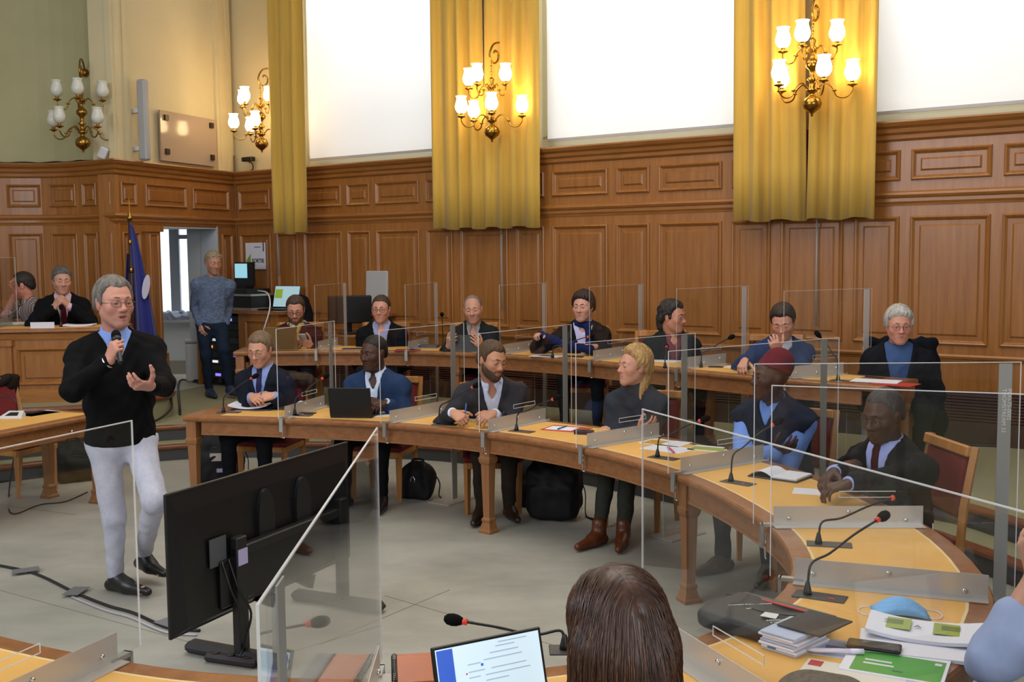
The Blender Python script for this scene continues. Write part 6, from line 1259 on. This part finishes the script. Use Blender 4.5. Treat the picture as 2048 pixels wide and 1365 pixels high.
# column speaker
rt, o = wallthing('column_loudspeaker', 'tall slim white column loudspeaker on the cream wall above the doorway', 'loudspeaker', smap, 2.0, .1, 3.17)
m_ = MB(); m_.box(np.array(smap(2.0,.14,3.66))-o, (.12,.1,.96), _rz(math.atan2(Sn[1], Sn[0])) @ _rx(0), .02); m_.build('cabinet', mat('speaker_grey', '#9a9a9c', .5), rt)
for z in (3.3,3.75): m_ = MB(); wbox(m_, smap, 1.97, 2.03, -.02, .1, z, z+.05); m_.build('mount', WHITE, rt, False, o)
# small white speaker
p = aty(206,305,12.75); rt = thing('small_loudspeaker', 'small white loudspeaker tilted on the ledge at the wall corner', 'loudspeaker', p-np.array([0,0,.08])); R_ = _rz(.3) @ _rx(.3) @ np.array([[math.cos(.4),0,math.sin(.4)],[0,1,0],[-math.sin(.4),0,math.cos(.4)]])
MB().box((0,0,.08), (.1,.12,.14), R_, .015).build('cabinet', WHITE, rt); MB().tube([(.05,.05,.02),(.1,.1,-.04)], .012, 6).build('arm', DARK, rt)
# black projector-like device on the ledge
p = np.array(wmap(.38,.05,3.17)); rt = thing('ledge_device', 'small black camera device on the cornice in the corner', 'camera', p); MB().box((0,0,.16), (.2,.08,.06), _rz(-.6), .01).build('housing', BLK, rt); MB().tube(catmull([(0,0,.13),(.05,0,.1),(.06,0,.03),(.02,0,.0)], 4), .01, 6).build('bracket', BLK, rt, True)
# exit sign sheet
rt, o = wallthing('exit_sign', 'white exit sign sheet with green arrow reading SORTIE on the panelling', 'sign', wmap, .45, .045, 2.0)
m_ = MB(); wbox(m_, wmap, .26, .66, .04, .044, 1.84, 2.2, 1, True); m_.build('sheet', PAP, rt, False, o)
X3 = np.array([Wd[0], Wd[1], 0]); Z3 = np.array([0,0,1.]); W3 = lambda s, z: np.array(wmap(s, .0455, z))-o
mkobj('arrow', [W3(.275,1.955), W3(.36,1.87), W3(.36,2.05)], [(0,1,2)], mat('arrow_green', '#7a9a1e', .6), rt)
lettering('SORTIE', .075, W3(.385,1.93), X3, Z3, mat('sign_ink', '#1a1a1e', .6), rt, bold=.002); lettering('EXIT', .035, W3(.41,1.885), X3, Z3, mat('arrow_green', '#7a9a1e', .6), rt)
m_ = MB(); wbox(m_, wmap, .61, .63, .044, .046, 2.08, 2.2, 1, True); m_.build('blue_bar', mat('sign_blue', '#16345c', .6), rt, False, o); m_ = MB(); wbox(m_, wmap, .44, .56, .044, .046, 2.135, 2.145, 1, True); m_.build('small_print', INK, rt, False, o)
# blind chains and cables
for (s, z0, z1, lab) in ((.92,1.75,2.32,'grey blind cord hanging below the leftmost gold curtain'),(4.6,1.38,2.33,'grey blind cord hanging below the middle gold curtains'),(8.27,1.3,2.33,'grey blind cord hanging below the right gold curtains')):
    p = wmap(s, .06, z1); o_ = MB().tube([(0,0,0),(.0,0,(z0-z1)*.5),(.004,0,z0-z1)], .008, 6).build('blind_cord', mat('cord_grey', '#8c8c8a', .5), None, True); o_.location = p; tag(o_, lab, 'cord', 'blind cords')
wire('thin brown cable running down the wall corner beside the doorway', [smap(.03,.05,3.4), smap(.03,.05,2.6), smap(.02,.05,1.8), smap(.02,.05,.5)], .012, mat('cable_brown', '#6a4630', .5))
pts = [amap(2.3-.12*i, .04, 3.182+.006*math.sin(i*1.9)) for i in range(18)]; wire('dark cable lying along the apse cornice', pts, .009, BLK)
# flags
rt = thing('flag_stand', 'blue flag with white emblem hanging on a wooden pole beside the doorway', 'flag', (*aty(268,700,12.35)[:2], DZ)); fo = aty(268,700,12.35); top = aty(272,437,12.35)[2]-DZ
MB().tube([(0,0,0),(.01,0,top)], .022, 10).build('pole', mat('pole_wood', '#3a2014', .5), rt, True); MB().lathe([(.03,0),(.035,.03),(.02,.05),(.025,.07),(.008,.09),(.003,.26),(0,.27)], 10, (.01,0,top-.02)).build('finial', BRASS, rt, True)
for z in (top-.3,top-.62,top-.95): MB().lathe([(.026,0),(.03,.01),(.03,.05),(.026,.06)], 10, (.008,0,z)).build('ring', BRASS, rt, True)
V = []; nz, nx = 20, 14
for j in range(nz+1):
    t = j/nz; z = top-.05-t*1.42; wd = .05+.27*t**.8
    for i in range(nx+1): s_ = i/nx; V.append((.015+wd*s_, -.03+.045*math.sin(s_*9+t*1.5)*(.3+t)-.05*s_, z-.03*s_))
fl = mkobj('flag_cloth', V, [(j*(nx+1)+i, j*(nx+1)+i+1, (j+1)*(nx+1)+i+1, (j+1)*(nx+1)+i) for j in range(nz) for i in range(nx)], mat('flag_blue', '#161a6e', .7, sheen=.3), rt, True); fl.modifiers.new('s', 'SOLIDIFY').thickness = .003
V = []
for i in range(18): a = 2*math.pi*i/18; V.append((.205+.04*math.cos(a)+.025*math.sin(a), -.115+.01*math.cos(a), top-.78+.14*math.sin(a)))
mkobj('emblem', V, [tuple(range(18))], mat('flag_white', '#b4b0c4', .7), fl)
V = [(-.02-.1*s_*t, -.02+.03*math.sin(s_*6), top-.4-.75*t) for t in np.linspace(0, 1, 8) for s_ in np.linspace(0, 1, 7)]; mkobj('second_flag_cloth', V, [(j*7+i, j*7+i+1, (j+1)*7+i+1, (j+1)*7+i) for j in range(7) for i in range(6)], mat('flag_dark', '#141650', .7), rt, True).modifiers.new('s', 'SOLIDIFY').thickness = .003
MB().lathe([(.16,0),(.16,.03),(.05,.05),(.03,.1),(0,.1)], 16).build('base', DARK, rt, True)
# bin in the doorway
p = np.array([*aty(393,760,14.75)[:2], .302]); rt = thing('waste_bin', 'white plastic pedal bin inside the doorway', 'bin', p, .3); MB().box((0,0,.27), (.27,.24,.54), None, .03).build('body', WHITE, rt); MB().box((0,0,.56), (.29,.26,.05), None, .02).build('lid', mat('bin_lid', '#aeb2b8', .5), rt); MB().box((0,-.14,.03), (.08,.05,.02), None, .006).build('pedal', BLK, rt)
p = aty(345,632,15.5); rt = thing('plastic_bag', 'crumpled white plastic bag on the alcove window sill', 'bag', (p[0],p[1],1.112)); A = [ell((0,0,.06), (.16,.1,.07), None, .03), ell((.2,.02,.05), (.14,.09,.06), None, .04)]; ax = [axis(a, b, [], .014, .014) for a, b in ((-.22,.4),(-.14,.16),(-.02,.18))]; netobj('crumpled_film', np.maximum(field(A, ax)+wob(ax, .02, .09, 2), -grid(ax)[2]), ax, mat('film', '#a8b0c8', .3), rt, (0,0,0))
# ------------------------------------------------------------------ audio cabinet with rack
cz = T; s0, s1 = .02, 1.62; n1 = .72
rt, o = wallthing('audio_cabinet', 'low oak cabinet with an equipment rack in the corner', 'cabinet', wmap, .8, .36, cz); top_z = 1.32
m_ = MB(); wbox(m_, wmap, s0, s1+.04, .02, n1+.04, cz+top_z-.3-.04+.0, cz+top_z-.3, 1, True); m_.build('cabinet_top', WD, rt, False, o); tz_ = cz+top_z-.3
m_ = MB(); wbox(m_, wmap, .86, s1, .02, n1, cz, tz_-.04, 1, True); wbox(m_, wmap, s0, .06, .02, n1, cz, tz_-.04, 1, True); wbox(m_, wmap, s0, .9, .02, .06, cz, tz_-.04, 1, True); m_.build('cabinet_body', WV, rt, False, o)
pn_ = panel(rt, lambda s, n, z: tuple(np.array(wmap(s, n+n1, z))-o), 1.0, 1.45, cz+.2, tz_-.12, 1, 1.0, .8)
RK = [('#0b0b0c',.10),('#151518',.09),('#101012',.09),('#2a2a2c',.09),('#0e0e10',.1),('#17171a',.1),('#0d0d0e',.09),('#202024',.08),('#121214',.1)]; zz = tz_-.08
for i, (c_, hh) in enumerate(RK):
    if zz-hh < cz+.03: break
    m_ = MB(); wbox(m_, wmap, .1, .82, .1, n1-.03, zz-hh+.006, zz, 1, True); u = m_.build('rack_unit', mat('rack_'+c_, c_, .45), rt, False, o)
    L_ = [[(.2,'#5a9a1e'),(.6,'#7a8cff')],[(.22,'#8a8cff')],[],[(.3,'#9a9aa0')],[(.2,'#ff9a40')],[(.72,'#4a4cff')],[(.3,'#c0c0c8'),(.5,'#c0c0c8')],[],[(.35,'#7a6cff')]][i]
    for (ss, lc) in L_: m_ = MB(); wbox(m_, wmap, ss, ss+.1, n1-.03, n1-.02, zz-hh*.65, zz-hh*.3, 1, True); m_.build('indicator', mat('led_'+lc, lc, .4, emit=lc, estr=1.6), u, False, o)
    m_ = MB(); wbox(m_, wmap, .12, .8, n1-.03, n1-.022, zz-.012, zz-.006, 1, True); m_.build('edge_line', mat('rack_edge', '#4a4a4c', .3, metal=.5), u, False, o); zz -= hh
# flight case, monitor, laptop on top
rt, o = wallthing('flight_case', 'aluminium-edged flight case with mixer and red displays on the oak cabinet', 'flight case', wmap, .5, .35, tz_)
m_ = MB(); wbox(m_, wmap, .08, .98, .15, .6, tz_, tz_+.2, 1, True); m_.build('case_body', mat('case_dark', '#141416', .5), rt, False, o)
for z in (tz_, tz_+.18): m_ = MB(); wbox(m_, wmap, .07, .99, .14, .615, z, z+.025, 1, True); m_.build('case_edge', STEEL, rt, False, o)
for s in (.08,.5): m_ = MB(); wbox(m_, wmap, s, s+.04, .6, .618, tz_, tz_+.2, 1, True); m_.build('case_edge', STEEL, rt, False, o)
m_ = MB(); wbox(m_, wmap, .1, .9, .2, .6, tz_+.205, tz_+.27, 1, True); m_.build('mixer', DARK, rt, False, o)
for s in (.16,.24,.33): m_ = MB(); wbox(m_, wmap, s, s+.06, .6, .605, tz_+.225, tz_+.25, 1, True); m_.build('red_display', mat('led_red', '#ff2a1a', .4, emit=(1,.08,.03), estr=2.5), rt, False, o)
rt, o = wallthing('monitor', 'small black monitor with a pale blue picture on the flight case', 'monitor', wmap, .6, .35, tz_+.27)
m_ = MB(); wbox(m_, wmap, .42, .8, .36, .39, tz_+.3, tz_+.62, 1, True); m_.build('bezel', BLK, rt, False, o); m_ = MB(); wbox(m_, wmap, .44, .68, .39, .394, tz_+.41, tz_+.6, 1, True); m_.build('screen', mat('screen_pale', '#6aa0b4', .3, emit=(.35,.68,.8), estr=.8), rt, False, o); m_ = MB(); wbox(m_, wmap, .52, .7, .3, .45, tz_+.272, tz_+.3, 1, True); m_.build('foot', BLK, rt, False, o)
p = np.array(wmap(1.28,.42,tz_)); rt, lid, R_ = laptop('open laptop with green and blue picture on the oak cabinet', p[:2], math.atan2(Wd[1], Wd[0])+.15, .42,.3,.25, BLK, mat('screen_scene', '#6a8c96', .3, emit=(.4,.58,.62), estr=.75), tz_)
MB().box(np.array([-.13,.15,.018])+R_ @ np.array([0,-.004,.19]), (.12,.001,.12), R_).build('screen_green', mat('screen_green', '#5a7a1e', .4, emit=(.3,.42,.05), estr=.6), lid)
wire('white cable curving from the oak cabinet to the scarf man', [np.array(wmap(1.0,.5,tz_+.25)), np.array(wmap(1.3,.6,tz_+.22)), np.array(wmap(1.5,.75,tz_+.05)), np.array(wmap(1.42,.8,tz_-.25))], .009, ELA)
# headphones / black bag behind scarf man
p = aty(596,640,12.6); rt = thing('dark_jacket', 'dark jacket hung on a stand behind the man with the striped scarf', 'jacket', (p[0],p[1],T)); A = [ell((0,0,1.15), (.12,.1,.12), None, .05), ell((.06,0,.85), (.14,.1,.35), None, .1), cap((.05,0,.05), (.05,0,.6), .03, .03, .02)]; lo, hi = bounds(A); ax = [axis(lo[i]-.03, hi[i]+.03, [], .016, .016) for i in range(3)]; netobj('cloth', np.maximum(field(A, ax)+wob(ax, .012, .12, 8), -grid(ax)[2]), ax, cloth('darkcoat', '#0e0e12'), rt, (0,0,0))
# black monitor and white frame behind the black blazer man
p = aty(700,645,12.3); rt = thing('desktop_monitor', 'black desktop monitor turned away beside the man in the black blazer', 'monitor', (p[0],p[1],1.12), .25); MB().box((0,0,.28), (.5,.05,.32), _rx(.1), .012).build('screen_back', BLK, rt); MB().tube([(0,.03,.28),(0,.08,.02)], .03, 8).build('neck', BLK, rt); MB().box((0,.06,.01), (.26,.2,.02), None, .006).build('foot', BLK, rt)
rt2 = thing('monitor_table', 'small oak table holding the black desktop monitor', 'table', (p[0],p[1]+.08,T)); MB().box((0,0,.8), (.9,.5,.03), None, .006).build('tabletop', WD, rt2)
for sx in (-.4,.4):
    for sy in (-.2,.2): MB().box((sx,sy,.393), (.05,.05,.785)).build('leg', WDL, rt2)
p = aty(757,615,13.0); ww = wmap(2.72,.02,0); rt = thing('panel_frame', 'white framed panel leaning against the oak wall', 'panel', wmap(2.66,.03,1.3)); ro = np.array(wmap(2.66,.03,1.3)); MW = np.stack([[*Wd,0],[*Wn,0],[0,0,1.]], 1) @ _rx(.06); MB().box((0,0,.26), (.36,.04,.52), MW, .01).build('board', mat('frame_white', '#a9a8a8', .5), rt); MB().box(MW @ np.array([.03,.024,.24]), (.27,.012,.42), MW).build('inset', mat('frame_inset', '#8f8f90', .5), rt)
sh_ = thing('wall_shelf', 'narrow ledge under the white framed panel', 'shelf', wmap(2.66,.1,1.28)); MB().box((0,0,0), (.6,.22,.03), np.stack([[*Wd,0],[*Wn,0],[0,0,1.]], 1)).build('board', WD, sh_)
# coat over the chair at the desk end
p7 = PEOPLE['o7']; b_ = np.array([*(p7['Hp'][:2]-np.array([math.sin(p7['yaw']), -math.cos(p7['yaw'])])*.28), T]); rt = thing('dark_coat', 'long dark navy coat hanging over the chair back by the desk end', 'coat', b_, p7['yaw'])
A = [cap((-.2,0,.96), (.24,0,.96), .05, .06, .04), ('b', np.array([.02,.05,.62]), (np.array([.2,.03,.3]), .03), np.eye(3), 0, .06, '+'), cap((.26,.0,.94), (.34,.02,.3), .06, .07, .05), cap((.3,.04,.6), (.33,.05,.1), .07, .06, .05), cap((.12,.06,.5), (.14,.08,.12), .08, .07, .08)]; lo, hi = bounds(A); ax = [axis(lo[i]-.03, hi[i]+.03, [], .013, .013) for i in range(3)]; netobj('coat_cloth', np.maximum(field(A, ax)+wob(ax, .012, .13, 12), .01-grid(ax)[2]), ax, cloth('navycoat', '#10131c'), rt, (0,0,0))
# jacket on chair behind the tie man, empty chair with jacket at the side table
p1 = PEOPLE['i1']; b_ = np.array([*(p1['Hp'][:2]-np.array([math.sin(p1['yaw']), -math.cos(p1['yaw'])])*.27), 0]); rt = thing('grey_coat', 'dark grey coat hung over the chair of the man in the purple tie', 'coat', b_, p1['yaw']); A = [cap((-.16,0,.95), (.22,0,.95), .05, .06, .04), ('b', np.array([.05,.04,.7]), (np.array([.2,.02,.2]), .04), np.eye(3), 0, .06, '+')]; lo, hi = bounds(A); ax = [axis(lo[i]-.03, hi[i]+.03, [], .014, .014) for i in range(3)]; netobj('coat_cloth', field(A, ax)+wob(ax, .01, .13, 15), ax, cloth('greycoat', '#2b2c2a'), rt, (0,0,0))
q = np.array([-4.28,9.2]); ch = make_chair('empty wooden chair with red seat behind the side table', (q[0],q[1],0), math.atan2(-sv[0], sv[1]) , 'wooden chairs with red upholstery')
rt = thing('brown_jacket', 'dark brown jacket over the empty chair behind the side table', 'jacket', (q[0]+sv[0]*.27,q[1]+sv[1]*.27,0), math.atan2(-sv[0], sv[1])); netobj('jacket_cloth', field(A, ax)+wob(ax, .012, .13, 19), ax, cloth('brownjacket', '#221a18'), rt, (0,0,0))
# ------------------------------------------------------------------ floor cables
CB = mat('cable_black', '#141416', .5); CW = mat('cable_white', '#a8a4a8', .5); TP = mat('tape_grey', '#6a6c70', .4)
fp = [(-10,1130),(70,1148),(150,1186),(215,1212),(265,1226),(310,1246),(345,1258),(400,1262)]; wire('black cable taped across the open floor in front of the speaker', [atz(x, y, .008) for x, y in fp], .009, CB); wire('white cable running beside the black floor cable', [atz(x-6, y+9, .007) for x, y in fp[2:]], .007, CW)
for i, (x, y) in enumerate(((52,1146),(152,1188),(340,1252))): c_ = atz(x, y, .001); tag(MB().box((c_[0],c_[1],.018), (.16,.1,.003), _rz(.5+i)).build('tape', TP), ['grey tape patch holding the floor cable near the left edge', 'grey tape patch on the floor cable below the speaker', 'grey tape patch on the floor cable beside the television'][i], 'tape', 'tape patches on the floor cable')
wire('thin black cable looping from the side table to the floor', [np.array([*atz(28,842,ZI)[:2],.7]), np.array([*atz(30,880,.45)[:2],.4]), atz(18,985,.02), atz(24,1028,.006), atz(80,1010,.006), atz(130,1004,.006), atz(175,985,.006)], .006, CB)
wire('black cable along the base of the dais behind the side table', [atz(-10,966,.01), atz(60,955,.01), atz(110,940,.01), atz(170,930,.01)], .01, CB); wire('black cable hanging below the dais nosing', [np.array([-3.7,11.55,.5]), np.array([-3.62,11.3,.42]), np.array([-3.68,11.1,.34]), np.array([-3.75,10.95,.32])], .012, CB)
wire('black cable along the tier floor in front of the doorway', [np.array([-3.62,11.6,T+.01]), atz(360,762,T+.01), atz(410,768,T+.01), atz(455,756,T+.01)], .014, CB); wire('black cable lying at the foot of the right wall', [atz(1860,880,T+.01), atz(1900,889,T+.01), atz(1950,891,T+.01), atz(2010,893,T+.01), atz(2060,893,T+.01)], .014, CB)
sq = mat('joint_dark', '#6f6d62', .8); fl_ = bpy.data.objects['floor']
for a, b in (((-60,1165),(420,1296)),((770,1192),(1200,1318)),((640,1290),(900,1180)),((0,1010),(150,1030))):
    A = atz(*a, .001); B = atz(*b, .001); d = B-A; c_ = (A+B)/2; MB().box((c_[0],c_[1],.0006), (np.linalg.norm(d),.005,.0012), _rz(math.atan2(d[1],d[0]))).build('seam', sq, fl_)
